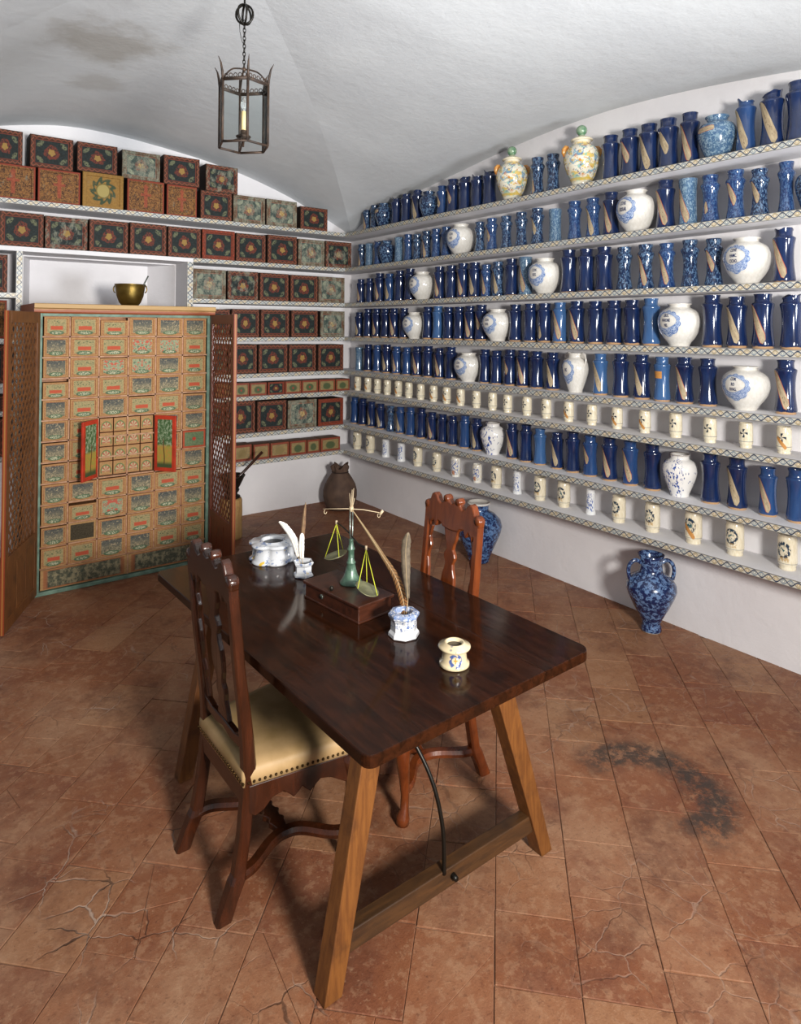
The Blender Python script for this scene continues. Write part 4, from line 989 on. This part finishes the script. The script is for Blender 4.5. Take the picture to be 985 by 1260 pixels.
def leg(top, bot, wt, wb):
    V = []
    for (p, w_) in ((bot, wb), (top, wt)):
        p = loc(*p)
        for (sx, sy) in ((-1, -1), (1, -1), (1, 1), (-1, 1)): V.append((p.x+sx*w_/2, p.y+sy*.030, p.z))
    o = MB().add(V, [(3, 2, 1, 0), (4, 5, 6, 7), (0, 1, 5, 4), (1, 2, 6, 5), (2, 3, 7, 6), (3, 0, 4, 7)]).build('leg', 'trestle_wood', tab); return bev(o, .003)
leg((1.128, 1.655, .736), (.978, 1.652, 0), .076, .060)
leg((1.632, 1.660, .736), (1.874, 1.655, 0), .088, .056)
leg((1.09, 2.80, .736), (.948, 2.80, 0), .076, .060)
leg((1.60, 2.82, .736), (1.83, 2.82, 0), .088, .056)
def bar(name, a, b_, wy, wz, mat='trestle_dark'):
    a, b_ = loc(*a), loc(*b_); d = (b_-a); L = d.length; ang = math.atan2(d.y, d.x)
    o = MB().box(0, L, -wy/2, wy/2, -wz/2, wz/2).build(name, mat, tab, loc=a, rz=ang); return bev(o, .003)
bar('stretcher', (.985, 1.655, .128), (1.86, 1.660, .128), .045, .062)
bar('stretcher', (.96, 2.80, .128), (1.82, 2.82, .128), .045, .062)
def bez(pts, n=10):
    P = [Vector(p) for p in pts]; out = []
    for i in range(len(P)-1):
        p0, p1, p2, p3 = P[max(0, i-1)], P[i], P[i+1], P[min(len(P)-1, i+2)]
        for k in range(n):
            t = k/n; out.append(.5*((2*p1)+(p2-p0)*t+(2*p0-5*p1+4*p2-p3)*t*t+(3*p1-p0-3*p2+p3)*t**3))
    return out+[P[-1]]
MB().tube([loc(*p) for p in bez([(1.395, 1.635, .15), (1.395, 1.645, .30), (1.375, 1.69, .45), (1.33, 1.80, .60), (1.29, 1.98, .738)])], .0068, 8).build('iron_stay', 'black_iron', tab)
MB().tube([loc(*p) for p in bez([(1.39, 2.82, .15), (1.39, 2.81, .30), (1.38, 2.74, .50), (1.37, 2.5, .738)])], .0085, 8).build('iron_stay', 'black_iron', tab)
p = loc(1.432, 1.628, .128); MB().tube([p+Vector((0, .01, 0)), p+Vector((0, -.012, 0))], [.011, .008], 10).build('stay_bolt', 'black_iron', tab)

# ------------------------------------------------------------------ chairs
BACK = [(0, -.228), (.06, -.205), (.12, -.178), (.30, -.150), (.42, -.140), (.58, -.152), (.77, -.178), (1.02, -.202), (1.2, -.215)]
bx_ = lambda z: interp(BACK, z)
def make_chair(name, label, wood_):
    r = empty(name); tag(r, label, 'chair', 'carved chairs at the table')
    for s_ in (-1, 1):
        pts = [(bx_(z), s_*(.178 if z > .4 else .178+(.4-z)*.02), z) for z in (0, .05, .11, .13, .25, .4, .46, .55, .65, .77, .9, 1.02, 1.05)]
        MB().sweep(pts, [.019, .022, .024, .020, .020, .021, .021, .019, .018, .017, .017, .017, .017], [.026, .024, .026, .021, .020, .022, .022, .020, .019, .018, .018, .017, .017]).build('rear_leg', wood_, r)
    zb = 1.055
    half = [(0, .052), (.022, .060), (.034, .082), (.050, .086), (.058, .070), (.060, .050), (.078, .040), (.098, .048), (.112, .068), (.130, .078), (.148, .070), (.158, .048), (.164, .034), (.178, .038), (.192, .030), (.199, .012), (.197, -.006), (.192, -.016), (.192, -.055), (.160, -.060)]
    low = [(.160, -.060), (.150, -.082), (.142, -.060), (.128, -.050), (.118, -.066), (.108, -.074), (.098, -.062), (.092, -.045), (.070, -.048), (.056, -.062), (.0, -.066)]
    h_ = [(y, zb+z) for y, z in half]+[(y, zb+z) for y, z in low[1:]]
    out = h_+[(-y, z) for y, z in reversed(h_[1:-1])]
    o = MB().poly(out, .034, 'yz', 0, 0, bx_).build('crest_rail', wood_, r); bev(o, .008, 3)
    for s_ in (-1, 1):       # scroll ears carved on both ends and beside the centre
        for (yy, zz, rr) in ((.180, zb+.014, .019), (.043, zb+.066, .017)):
            MB().tube([(bx_(zz)-.0185, s_*yy, zz), (bx_(zz)-.0150, s_*yy, zz), (bx_(zz)+.0150, s_*yy, zz), (bx_(zz)+.0185, s_*yy, zz)], [rr*.8, rr, rr, rr*.8], 14).build('scroll', wood_, r)
    # vase splat
    sp = [(1.00, .052), (.975, .044), (.955, .040), (.93, .028), (.905, .022), (.89, .034), (.875, .040), (.86, .036), (.845, .026), (.82, .030), (.79, .042), (.75, .046), (.71, .040), (.68, .026), (.665, .024), (.65, .034), (.63, .036), (.605, .028), (.57, .036), (.535, .046)]
    pl_ = [(w_, z) for z, w_ in sp]+[(-w_, z) for z, w_ in reversed(sp)]
    o = MB().poly(pl_, .018, 'yz', 0, 0, bx_).build('splat', wood_, r); bev(o, .004, 2)
    for s_ in (-1, 1):       # scalloped strips along the posts
        ip = [(1.0, .150), (.975, .138), (.95, .146), (.925, .154), (.90, .142), (.885, .138), (.86, .150), (.83, .155), (.79, .146), (.75, .142), (.71, .148), (.68, .156), (.66, .150), (.64, .146), (.61, .152), (.58, .148), (.54, .142)]
        pl_ = [(s_*w_, z) for z, w_ in ip]+[(s_*.164, z) for z in (.54, 1.0)]
        o = MB().poly(pl_, .016, 'yz', 0, 0, bx_).build('side_strip', wood_, r); bev(o, .003, 2)
    o = MB().poly([(-.165, .545), (-.10, .530), (0, .535), (.10, .530), (.165, .545), (.165, .500), (.06, .492), (0, .505), (-.06, .492), (-.165, .500)], .024, 'yz', 0, 0, bx_).build('lower_rail', wood_, r); bev(o, .004)
    # seat
    n = 22; rings = []
    def trap(k, z):
        out = []
        x0, x1 = -.168+(1-k)*.2, .232-(1-k)*.2
        for i in range(n*4):
            sd, t = divmod(i, n); t /= n
            c4 = [(x0, -.195*k), (x1, -.262*k), (x1, .262*k), (x0, .195*k)]; p, q = c4[sd], c4[(sd+1) % 4]
            out.append((p[0]+(q[0]-p[0])*t, p[1]+(q[1]-p[1])*t, z))
        return out
    V = trap(.995, .400)+trap(1, .43)+trap(.99, .447)+trap(.95, .458)+trap(.80, .468)+trap(.4, .474)+trap(.02, .475); N = n*4; F = []
    for k in range(6): F += [(k*N+i, k*N+(i+1) % N, (k+1)*N+(i+1) % N, (k+1)*N+i) for i in range(N)]
    F.append(tuple(range(6*N, 7*N))); F.append(tuple(range(N-1, -1, -1)))
    seat = MB().add(V, F, None, 0, True).build('seat', 'leather_seat', r)
    ring = trap(1.004, .413); mb = MB(); step = 1
    for i in range(0, N, 1):
        p = ring[i]
        mb.lathe([(.0055, -.002), (.0045, .002), (0, .004)], 6, mat=Matrix.Translation(p) @ (Vector((p[0]*.6, p[1], 0)).to_track_quat('Z', 'Y').to_matrix().to_4x4()))
    no = mb.build('nail_row', 'nail_brass', seat); no['kind'] = 'stuff'
    # aprons
    def apron(p, q, name):
        L = math.hypot(q[0]-p[0], q[1]-p[1]); ang = math.atan2(q[1]-p[1], q[0]-p[0]); m_ = 15; lo = []
        prof = [(0, .315), (.06, .30), (.14, .312), (.22, .342), (.32, .350), (.38, .332), (.42, .318), (.46, .330), (.50, .345), (.54, .33), (.58, .318), (.62, .332), (.68, .35), (.78, .342), (.86, .325), (.93, .31), (1, .315)]
        pts = [(t*L, z) for t, z in prof]+[(L, .402), (0, .402)]
        o = MB().poly(pts, .022, 'xz').build(name, wood_, r, loc=(p[0], p[1], 0), rz=ang); bev(o, .003)
    apron((-.148, -.190), (.215, -.248), 'apron'); apron((-.148, .190), (.215, .248), 'apron'); apron((.222, -.245), (.222, .245), 'apron')
    MB().box(-.165, -.145, -.17, .17, .34, .40).build('seat_rail', wood_, r)
    for s_ in (-1, 1):       # cabriole front legs
        y0 = s_*.236
        pts = [(.205, y0, .40), (.222, y0+s_*.008, .36), (.232, y0+s_*.012, .31), (.226, y0+s_*.008, .24), (.214, y0, .17), (.207, y0-s_*.004, .10), (.212, y0, .05), (.222, y0+s_*.004, .025), (.224, y0+s_*.005, .0)]
        MB().tube(pts, [.034, .036, .034, .027, .021, .0165, .017, .027, .024], 12).build('front_leg', wood_, r)
        # serpentine side stretcher
        sp_ = bez([(-.178, s_*.180, .115), (-.12, s_*.172, .118), (-.03, s_*.118, .118), (.03, s_*.105, .118), (.09, s_*.125, .118), (.16, s_*.20, .118), (.205, s_*.228, .118)], 6)
        V = []; F = []
        for i, p in enumerate(sp_):
            t = (sp_[min(i+1, len(sp_)-1)]-sp_[max(i-1, 0)]).normalized(); nn = Vector((-t.y, t.x, 0))*.017
            for (a, zz) in ((-1, -.014), (1, -.014), (1.15, 0), (.8, .014), (-.8, .014), (-1.15, 0)): V.append(p+nn*a+Vector((0, 0, zz)))
        for i in range(len(sp_)-1): F += [(i*6+k, i*6+(k+1) % 6, (i+1)*6+(k+1) % 6, (i+1)*6+k) for k in range(6)]
        F += [(5, 4, 3, 2, 1, 0), tuple((len(sp_)-1)*6+k for k in range(6))]
        MB().add(V, F, None, 0, False).build('side_stretcher', wood_, r)
    # cross stretcher, wavy
    pl_ = []
    wv = [(-.11, .020), (-.085, .018), (-.06, .024), (-.045, .030), (-.03, .020), (-.012, .024), (0, .034), (.012, .024), (.03, .020), (.045, .030), (.06, .024), (.085, .018), (.11, .020)]
    pl_ = [(.03+w_, y) for y, w_ in wv]+[(.03-w_, y) for y, w_ in reversed(wv)]
    o = MB().poly(pl_, .024, 'xy', .118).build('cross_stretcher', wood_, r); bev(o, .004)
    return r
ch1 = make_chair('carved_chair', 'carved walnut chair with tan leather seat, its back towards the cabinet side', 'walnut_gloss')
ch1['label'] = 'dark walnut carved chair with tan nailed leather seat, facing the jar wall'
ch1.location = (1.05, 2.24, 0); ch1.rotation_euler = (0, 0, math.radians(1.0))
ch2 = make_chair('carved_chair', 'orange-brown carved chair between the table and the jar wall', 'orange_walnut')
ch2.location = (1.772, 2.275, 0); ch2.rotation_euler = (0, 0, PI+math.radians(-3))

# ------------------------------------------------------------------ things on the table
def ngon_prof(prof, n, name, mat, parent, rot=0, seg=None):
    seg = n*4
    def mod(i, a, r, z):
        k = (a+rot) % (2*PI/n)-PI/n; return r*math.cos(PI/n)/math.cos(k)*1.03, z
    return MB().lathe(prof, seg, mod=mod, smooth=False).build(name, mat, parent)
def feather(name, label, pts, wid, mat, cat='quill', group=None, shaft=.0016, bare=.22, side=None):
    """blade along pts (foot first); wid = full width profile [(t, w)]"""
    P = bez(pts, 8); n = len(P); foot = P[0]; r = empty(name, foot); tag(r, label, cat, group); P = [p-foot for p in P]
    sd = Vector(side).normalized() if side else cr.copy()
    V, F, U = [], [], []
    idx = [i for i in range(n) if i/(n-1) >= bare]
    for q, i in enumerate(idx):
        t = i/(n-1); w_ = interp(wid, t)/2; tg = (P[min(i+1, n-1)]-P[max(i-1, 0)]).normalized(); s_ = (sd-tg*sd.dot(tg)).normalized(); up = s_.cross(tg)
        for (k, uu) in ((-1, 0), (-.5, .25), (0, .5), (.5, .75), (1, 1)):
            rag = 1+.08*math.sin(i*2.7+k*3); V.append(P[i]+s_*w_*k*rag-up*abs(k)*w_*.25)
    for q in range(len(idx)-1):
        for k in range(4):
            F.append((q*5+k, q*5+k+1, (q+1)*5+k+1, (q+1)*5+k)); t0, t1 = idx[q]/(n-1), idx[q+1]/(n-1); U.append([(k/4, t0), ((k+1)/4, t0), ((k+1)/4, t1), (k/4, t1)])
    vn = MB().add(V, F, U, 0, True).build('vane', mat, r); sm = vn.modifiers.new('thickness', 'SOLIDIFY'); sm.thickness = .0008; sm.offset = 0
    MB().tube(P, [shaft*(1-.6*i/(n-1)) for i in range(n)], 6).build('shaft', 'quill_shaft', r)
    return r
Z = TZ
# lobed standish
iw = empty('inkstand', (1.430, 2.965, Z), .35); tag(iw, 'large lobed white faience inkstand with yellow and blue flowers', 'inkstand')
def lob(i, a, r, z): return r*(1+.10*abs(math.cos(a*3))-.05*(abs(math.cos(a*3)) < .35)), z
MB().lathe([(.103, 0), (.108, .006), (.104, .014), (.093, .02), (.091, .066), (.098, .074), (.108, .079), (.108, .087), (.095, .091), (.066, .092), (.062, .096), (.056, .096), (.053, .09), (.052, .05), (0, .045)], 72, mod=lambda i, a, r, z: lob(i, a, r, z) if r > .08 else (r, z)).build('body', 'inkwell_lobed', iw)
MB().lathe([(.0525, .0), (.0525, .030), (0, .031)], 24, mat=Matrix.Translation((0, 0, .05))).build('ink', 'ink', iw)
# small hexagonal cup with quills
c2 = Vector((1.445, 2.685, Z)); iw = empty('inkwell', c2, .2); tag(iw, 'small white six-sided inkwell holding two white quills', 'inkwell')
ngon_prof([(.040, 0), (.046, .004), (.044, .011), (.037, .017), (.037, .047), (.044, .056), (.047, .064), (.044, .067), (.039, .062), (.034, .03), (0, .026)], 6, 'body', 'inkwell_lobed', iw)
f0 = c2+Vector((0, 0, .03))
def pt(px, py, y): return at(px, py, 1, y)
feather('quill', 'white goose quill bending over the lobed inkstand', [f0+Vector((-.008, .0, 0)), pt(367, 685, 2.70), pt(361, 664, 2.72), pt(351, 649, 2.74), pt(343, 642, 2.75)], [(0, .01), (.25, .02), (.5, .032), (.8, .028), (1, .008)], 'feather_white', bare=.24)
feather('quill', 'upright white quill in the small six-sided inkwell', [f0+Vector((.008, .005, 0)), pt(371, 686, 2.69), pt(370.5, 672, 2.69), pt(371.5, 656, 2.69)], [(0, .008), (.3, .018), (.6, .027), (.9, .022), (1, .006)], 'feather_white', bare=.26)
feather('quill', 'thin dark brown quill standing behind the upright white quill', [f0+Vector((.006, .018, 0)), pt(371.5, 680, 2.71), pt(372.5, 655, 2.71), pt(374, 634, 2.71), pt(376, 618, 2.71)], [(0, .006), (.3, .014), (.6, .020), (.85, .012), (1, .002)], 'feather_brown', bare=.3)
# octagonal inkwell with feathers
c3 = Vector((1.468, 1.955, Z)); iw = empty('inkwell', c3, .25); tag(iw, 'blue and white eight-sided inkwell holding two brown feathers', 'inkwell')
ngon_prof([(.050, 0), (.056, .004), (.055, .014), (.047, .024), (.046, .056), (.051, .066), (.056, .074), (.056, .082), (.050, .088), (.036, .090), (.033, .088), (.031, .06), (0, .05)], 8, 'body', 'inkwell_blue', iw)
f0 = c3+Vector((0, 0, .06))
feather('feather_pen', 'long barred pheasant feather leaning out of the eight-sided inkwell', [f0, pt(497, 745, 1.99), pt(488, 713, 2.03), pt(470, 683, 2.08), pt(452, 655, 2.12), pt(433, 627, 2.16)], [(0, .012), (.12, .026), (.35, .030), (.55, .018), (.8, .010), (1, .003)], 'pheasant', 'feather', bare=.05)
feather('feather_pen', 'upright grey-brown feather in the eight-sided inkwell', [f0+Vector((.006, 0, 0)), pt(501.5, 740, 1.97), pt(499.5, 705, 1.98), pt(499, 675, 1.99), pt(502, 655, 1.99)], [(0, .006), (.3, .014), (.55, .034), (.85, .034), (1, .006)], 'feather_grey', 'feather', bare=.28)
# round inkwell
iw = empty('inkwell', (1.478, 1.685, Z), PI+.95); tag(iw, 'round cream inkwell with painted shield and open top', 'inkwell')
MB().lathe([(.046, 0), (.051, .004), (.050, .013), (.042, .019), (.0405, .050), (.043, .055), (.053, .0595), (.0545, .063), (.0535, .067), (.038, .0715), (.034, .077), (.0305, .0772), (.0275, .076), (.026, .04), (0, .036)], 40).build('body', 'inkwell_cream', iw)
MB().lathe([(.0270, .066), (0, .0665)], 20, vdiv=1).build('ink', 'ink', iw)
# apothecary balance on its box
bxr = empty('scale_box', (1.444, 2.308, Z), math.radians(7)); tag(bxr, 'low dark wooden box with lock carrying the balance', 'box')
bev(MB().box(-.084, .084, -.172, .172, .004, .058).build('body', 'scale_box_wood', bxr), .002)
bev(MB().box(-.092, .092, -.182, .182, .058, .070).build('lid', 'scale_box_wood', bxr), .003, 3)
bev(MB().box(-.088, .088, -.177, .177, 0, .008).build('base_moulding', 'scale_box_wood', bxr), .002)
MB().tube([(-.085, .06, .036), (-.088, .06, .036)], .010, 10).build('lock_plate', 'steel', bxr)
MB().lathe([(.006, .070), (.006, .074), (.009, .080), (.007, .088), (0, .09)], 10, mat=Matrix.Translation((-.072, .012, 0))).build('knob', 'bronze_dark', bxr)
ZB = Z+.070
cb = Vector((1.478, 2.335, ZB)); bal = empty('balance', cb, 0); tag(bal, 'green-columned apothecary balance with two hanging pans', 'balance')
MB().lathe([(.046, 0), (.047, .006), (.040, .014), (.030, .030), (.022, .055), (.0165, .08), (.019, .083), (.019, .088), (.014, .092), (.015, .096), (.0125, .10), (.0125, .135), (.016, .138), (.016, .143), (.012, .147), (.013, .151), (.010, .155), (.009, .175), (.011, .178), (.008, .182), (0, .183)], 24).build('column', 'green_enamel', bal)
bd = Vector((-.12, .99, 0)).normalized(); bs = Vector((bd.y, -bd.x, 0))
for s_ in (-1, 1):
    MB().tube([bs*.002*s_+Vector((0, 0, .178)), bs*.007*s_+Vector((0, 0, .20)), bs*.007*s_+Vector((0, 0, .30))], .0032, 6).build('fork', 'steel', bal)
MB().tube([cr*-.118+Vector((0, 0, .305)), cr*-.02+Vector((0, 0, .306)), cr*.05+Vector((0, 0, .302)), cr*.125+Vector((0, 0, .288))], [.0013, .002, .002, .0014], 8).build('cross_arm', 'cream_ivory', bal)
MB().tube([Vector((0, 0, .295)), Vector((0, 0, .315))], .009, 10).build('collar', 'cream_ivory', bal)
for (s_, z_) in ((-.108, .305), (.114, .290)):
    c_ = cr*s_+Vector((0, 0, z_-.012)); MB().tube([c_+cr*(.0055*math.cos(a))+Vector((0, 0, .008*math.sin(a))) for a in [PI*.6+i*PI*1.4/9 for i in range(10)]], .0016, 6).build('hook', 'cream_ivory', bal)
MB().tube([cr*.118+Vector((0, 0, .281)), cr*.130+Vector((0, 0, .299))], .006, 8).build('arm_tip', 'cream_ivory', bal)
for (ox, h_) in ((-.006, .37), (.002, .385), (.007, .39), (.010, .35)):
    MB().tube([cr*(ox*.4)+Vector((0, 0, .31)), cr*ox*1.3+Vector((0, 0, h_))], [.0022, .0012], 6).build('pointer', 'cream_ivory', bal)
e1 = bd*.10+Vector((0, 0, .228)); e2 = bd*-.095+Vector((0, 0, .168))
MB().tube(bez([e1, bd*.05+Vector((0, 0, .216)), Vector((0, 0, .196)), bd*-.05+Vector((0, 0, .170)), e2], 5), .0028, 8).build('beam', 'bronze_dark', bal)
for e in (e1, e2): MB().tube([e+Vector((0, 0, .008)), e+Vector((0, 0, -.008))], .005, 8).build('beam_end', 'cream_ivory', bal)
def pan(c_, nrm, hang):
    nrm = Vector(nrm).normalized(); q = nrm.to_track_quat('Z', 'Y').to_matrix().to_4x4(); Mx = Matrix.Translation(c_) @ q
    o = MB().lathe([(.006, -.006), (.026, -.004), (.044, .001), (.050, .006), (.048, .0065), (.032, .0), (0, -.003)], 28, mat=Mx).build('pan', 'pan_metal', bal)
    for k in range(3):
        a = 2*PI*k/3+.4; p = Mx @ Vector((.048*math.cos(a), .048*math.sin(a), .006)); MB().tube([hang, p], .0016, 5).build('cord', 'cord_yellow', bal)
pan(e1+Vector((0, 0, -.142)), tuple(Vector((0, 0, 1))-cr*.28), e1+Vector((0, 0, -.006)))
pp = at(451, 726, 2, ZB+.026)-cb
pan(pp, tuple(Vector((0, 0, 1))+cr*.42-fw*.12), e2+Vector((0, 0, -.006)))

# ------------------------------------------------------------------ floor things along the walls
def amph_prof(): return [(.055, 0), (.062, .006), (.060, .03), (.052, .05), (.066, .08), (.105, .15), (.138, .22), (.152, .262), (.149, .295), (.128, .33), (.092, .352), (.073, .366), (.068, .39), (.067, .43), (.072, .455), (.080, .478), (.073, .479), (.060, .455), (.056, .40), (0, .37)]
am = empty('amphora', (3.775, 2.43, 0), math.radians(-36)); tag(am, 'blue sponged amphora with two handles standing on the floor', 'amphora')
SB = Mat('amphora_glaze', .2, .5, .3); P = SB.tc('Object'); q = SB.noise(P, 42, 4, .65, 2, .6); c = SB.mix(q.step(.47, .56), '#14224a', '#5f7ba4'); c = SB.mix(SB.noise(P, 45, 3, .6, 5).step(.52, .6)*.8, c, '#0e1c44'); SB.col(c); MT['amphora_glaze'] = SB.m
MB().lathe(amph_prof(), 36).build('body', 'amphora_glaze', am)
for s_ in (-1, 1):
    MB().tube(bez([(s_*.064, 0, .425), (s_*.10, 0, .440), (s_*.135, 0, .415), (s_*.145, 0, .37), (s_*.135, 0, .32)], 5), .0125, 8).build('handle', 'amphora_glaze', am)
MB().lathe([(.058, 0), (.061, .006), (.060, .022), (.056, .024)], 28).build('foot_rim', 'faience_white', am)
bj = empty('sponged_jar', (3.745, 3.975, 0), .4); tag(bj, 'broad blue sponged jar on the floor behind the orange-brown chair', 'jar')
SC = Mat('floor_jar_glaze', .2, .5, .3); P = SC.tc('Object'); q = SC.noise(P, 32, 4, .65, 3, .9); c = SC.mix(q.step(.46, .55), '#15254e', '#4f709c'); c = SC.mix(SC.noise(P, 40, 3, .6, 8).step(.54, .6)*.8, c, '#0d1a40'); SC.col(c); MT['floor_jar_glaze'] = SC.m
MB().lathe([(.08, 0), (.085, .01), (.095, .05), (.135, .14), (.175, .23), (.188, .29), (.175, .34), (.13, .385), (.088, .405), (.078, .42), (.080, .45), (.092, .468), (.094, .476), (.082, .474), (.07, .45), (0, .4)], 36).build('body', 'floor_jar_glaze', bj)
MB().lathe([(.088, .462), (.0945, .470), (.094, .480), (.083, .480), (.078, .468)], 30, vdiv=1).build('rim', 'faience_white', bj)
for a in (.7, 3.84): MB().tube([(math.cos(a)*.15, math.sin(a)*.15, .385), (math.cos(a)*.195, math.sin(a)*.195, .375), (math.cos(a)*.205, math.sin(a)*.205, .33), (math.cos(a)*.185, math.sin(a)*.185, .29)], .012, 8).build('handle', 'floor_jar_glaze', bj)
tj = empty('clay_jar', (3.64, 5.975, 0)); tag(tj, 'dull brown clay jar with ragged rim in the wall corner', 'jar')
def rag(i, a, r, z):
    if z > .39: return r*(1+.10*math.sin(5*a+.6)+.06*math.sin(9*a)), z+.022*math.sin(4*a+1)*(z-.39)/.05
    return r*(1-.05*max(0, math.cos(6*a))**6*(z > .12)), z
MB().lathe([(.12, 0), (.14, .01), (.162, .06), (.176, .13), (.176, .19), (.160, .25), (.128, .31), (.098, .355), (.082, .38), (.085, .40), (.092, .43), (.096, .445), (.080, .44), (.070, .40), (0, .34)], 60, mod=rag).build('body', 'clay_brown', tj)
MB().tube([(.0835*math.cos(2*PI*i/24), .0835*math.sin(2*PI*i/24), .382) for i in range(24)], .007, 6, closed=True).build('neck_cord', 'dark_gap', tj)
st = MB().lathe([(.098, 0), (.102, .02), (.099, .12), (.101, .25), (.098, .34), (.092, .355), (0, .357)], 26, mod=lambda i, a, r, z: (r*(1+.025*math.sin(3*a)+.012*math.sin(7*a)), z)).build('wooden_stump', 'stump_wood', None, loc=(2.332, 5.70, 0))
tag(st, 'pale wooden stump block supporting the black mortar', 'stump')
mo = empty('mortar', (2.335, 5.70, .357)); tag(mo, 'black bronze mortar standing on the wooden stump', 'mortar')
MB().lathe([(.070, 0), (.078, .006), (.076, .02), (.055, .03), (.050, .045), (.064, .060), (.070, .075), (.060, .088), (.075, .11), (.092, .145), (.112, .188), (.120, .20), (.118, .205), (.108, .20), (.085, .14), (.06, .08), (0, .07)], 32).build('body', 'bronze_dark', mo)
ps = MB().tube([(2.335, 5.70, .47), (2.42, 5.695, .555), (2.62, 5.68, .742)], [.014, .013, .014], 8).build('pestle', 'walnut_gloss'); tag(ps, 'long wooden pestle leaning out of the black mortar', 'pestle')

# ------------------------------------------------------------------ lantern
LX, LY = 1.228, 2.90; zb, zt_ = 2.735, 3.02; LR = .118
lan = empty('lantern', (LX, LY, zb)); tag(lan, 'rusty six-sided iron lantern hanging by a chain from the vault', 'lantern')
hz = zt_-zb; a0 = math.radians(-36.5+90+14+8)
cor = [Vector((LR*math.cos(a0+PI/3*i), LR*math.sin(a0+PI/3*i), 0)) for i in range(6)]
for i in range(6):
    c_ = cor[i]; n_ = cor[(i+1) % 6]; out_ = c_.normalized(); up = Vector((0, 0, 1))
    MB().tube([c_, c_+up*hz], .0065, 4).build('post', 'iron', lan)
    MB().tube([c_+up*hz, c_+up*(hz+.035)+out_*.004, c_+up*(hz+.07)+out_*.012, c_+up*(hz+.095)+out_*.026], [.006, .006, .004, .0008], 6).build('spike', 'iron', lan)
    for z_, rr in ((0, .006), (hz-.006, .004), (hz, .0065)):
        MB().tube([c_+up*z_, n_+up*z_], rr, 4).build('band', 'iron', lan)
    # little crown ornament on each side
    mb = MB()
    for k in range(5):
        t = (k+.7)/5.4; p = c_+(n_-c_)*t+up*(hz+.006); mb.tube([p+Vector((0, 0, .008+.009*math.sin(a)))+(n_-c_).normalized()*(.008*math.cos(a)) for a in [2*PI*j/8 for j in range(8)]], .0022, 5, closed=True)
    mb.build('crown_scroll', 'iron', lan)
    e = (n_-c_).normalized(); p0 = c_+e*.005; p1 = n_-e*.005
    nn = Vector((e.y, -e.x, 0))*.001
    MB().add([p0+nn+up*.01, p1+nn+up*.01, p1+nn+up*(hz-.008), p0+nn+up*(hz-.008), p0-nn+up*.01, p1-nn+up*.01, p1-nn+up*(hz-.008), p0-nn+up*(hz-.008)], [(0, 1, 2, 3), (7, 6, 5, 4), (0, 4, 5, 1), (3, 2, 6, 7), (0, 3, 7, 4), (1, 5, 6, 2)]).build('pane', 'lantern_glass', lan)
    if i % 2 == 0:
        MB().tube(bez([c_+up*hz, c_*.62+up*(hz+.055), c_*.18+up*(hz+.075), Vector((0, 0, hz+.075))], 5), .004, 6).build('top_strap', 'iron', lan)
        MB().tube(bez([c_+up*.004, c_*.55+up*.015, Vector((0, 0, .045))], 5), .004, 6).build('bottom_strap', 'iron', lan)
MB().lathe([(.004, .0), (.006, .04), (.034, .045), (.034, .050), (.014, .052), (.014, .075), (.011, .078)], 16).build('candle_holder', 'iron', lan)
MB().lathe([(.011, .075), (.011, .165), (.004, .168)], 14).build('candle_tube', 'candle_tube', lan)
gm = Mat('bulb_glass', .05); gm.b.inputs['Transmission Weight'].default_value = .9; gm.b.inputs['Base Color'].default_value = (.95, .95, .95, 1); MT['bulb_glass'] = gm.m
MB().lathe([(.006, .166), (.012, .18), (.015, .195), (.013, .212), (.006, .228), (0, .236)], 14).build('bulb', 'bulb_glass', lan)
MB().tube([(.02*0, 0, hz+.07), (0, 0, hz+.085)], .008, 8).build('top_boss', 'iron', lan)
mb = MB(); z_ = hz+.082; i = 0; ZO = .62
while z_ < ZO-.045:
    d_ = Vector((1, 0, 0)) if i % 2 else Vector((0, 1, 0))
    mb.tube([Vector((0, 0, z_+.0115))+d_*(.0062*math.cos(a))+Vector((0, 0, .0125*math.sin(a))) for a in [2*PI*j/10 for j in range(10)]], .0022, 5, closed=True); z_ += .0185; i += 1
mb.build('chain', 'black_iron', lan)
for k in range(3):
    a = PI*k/3+.35; d_ = Vector((math.cos(a), math.sin(a), 0))
    MB().tube([Vector((0, 0, ZO))+d_*(.040*math.cos(t))+Vector((0, 0, .045*math.sin(t))) for t in [2*PI*j/24 for j in range(24)]], .0055, 6, closed=True).build('orb_hoop', 'black_iron', lan)
MB().tube([(0, 0, ZO+.04), (0, 0, vault(LX, LY)-zb+.01)], .005, 8).build('ceiling_rod', 'black_iron', lan)
wire = MB().tube(bez([(0, 0, hz+.19), (-.012, 0, hz+.21), (-.022, .0, hz+.25), (-.024, 0, hz+.29)], 4), .0015, 5).build('loose_wire', 'black_iron', lan)
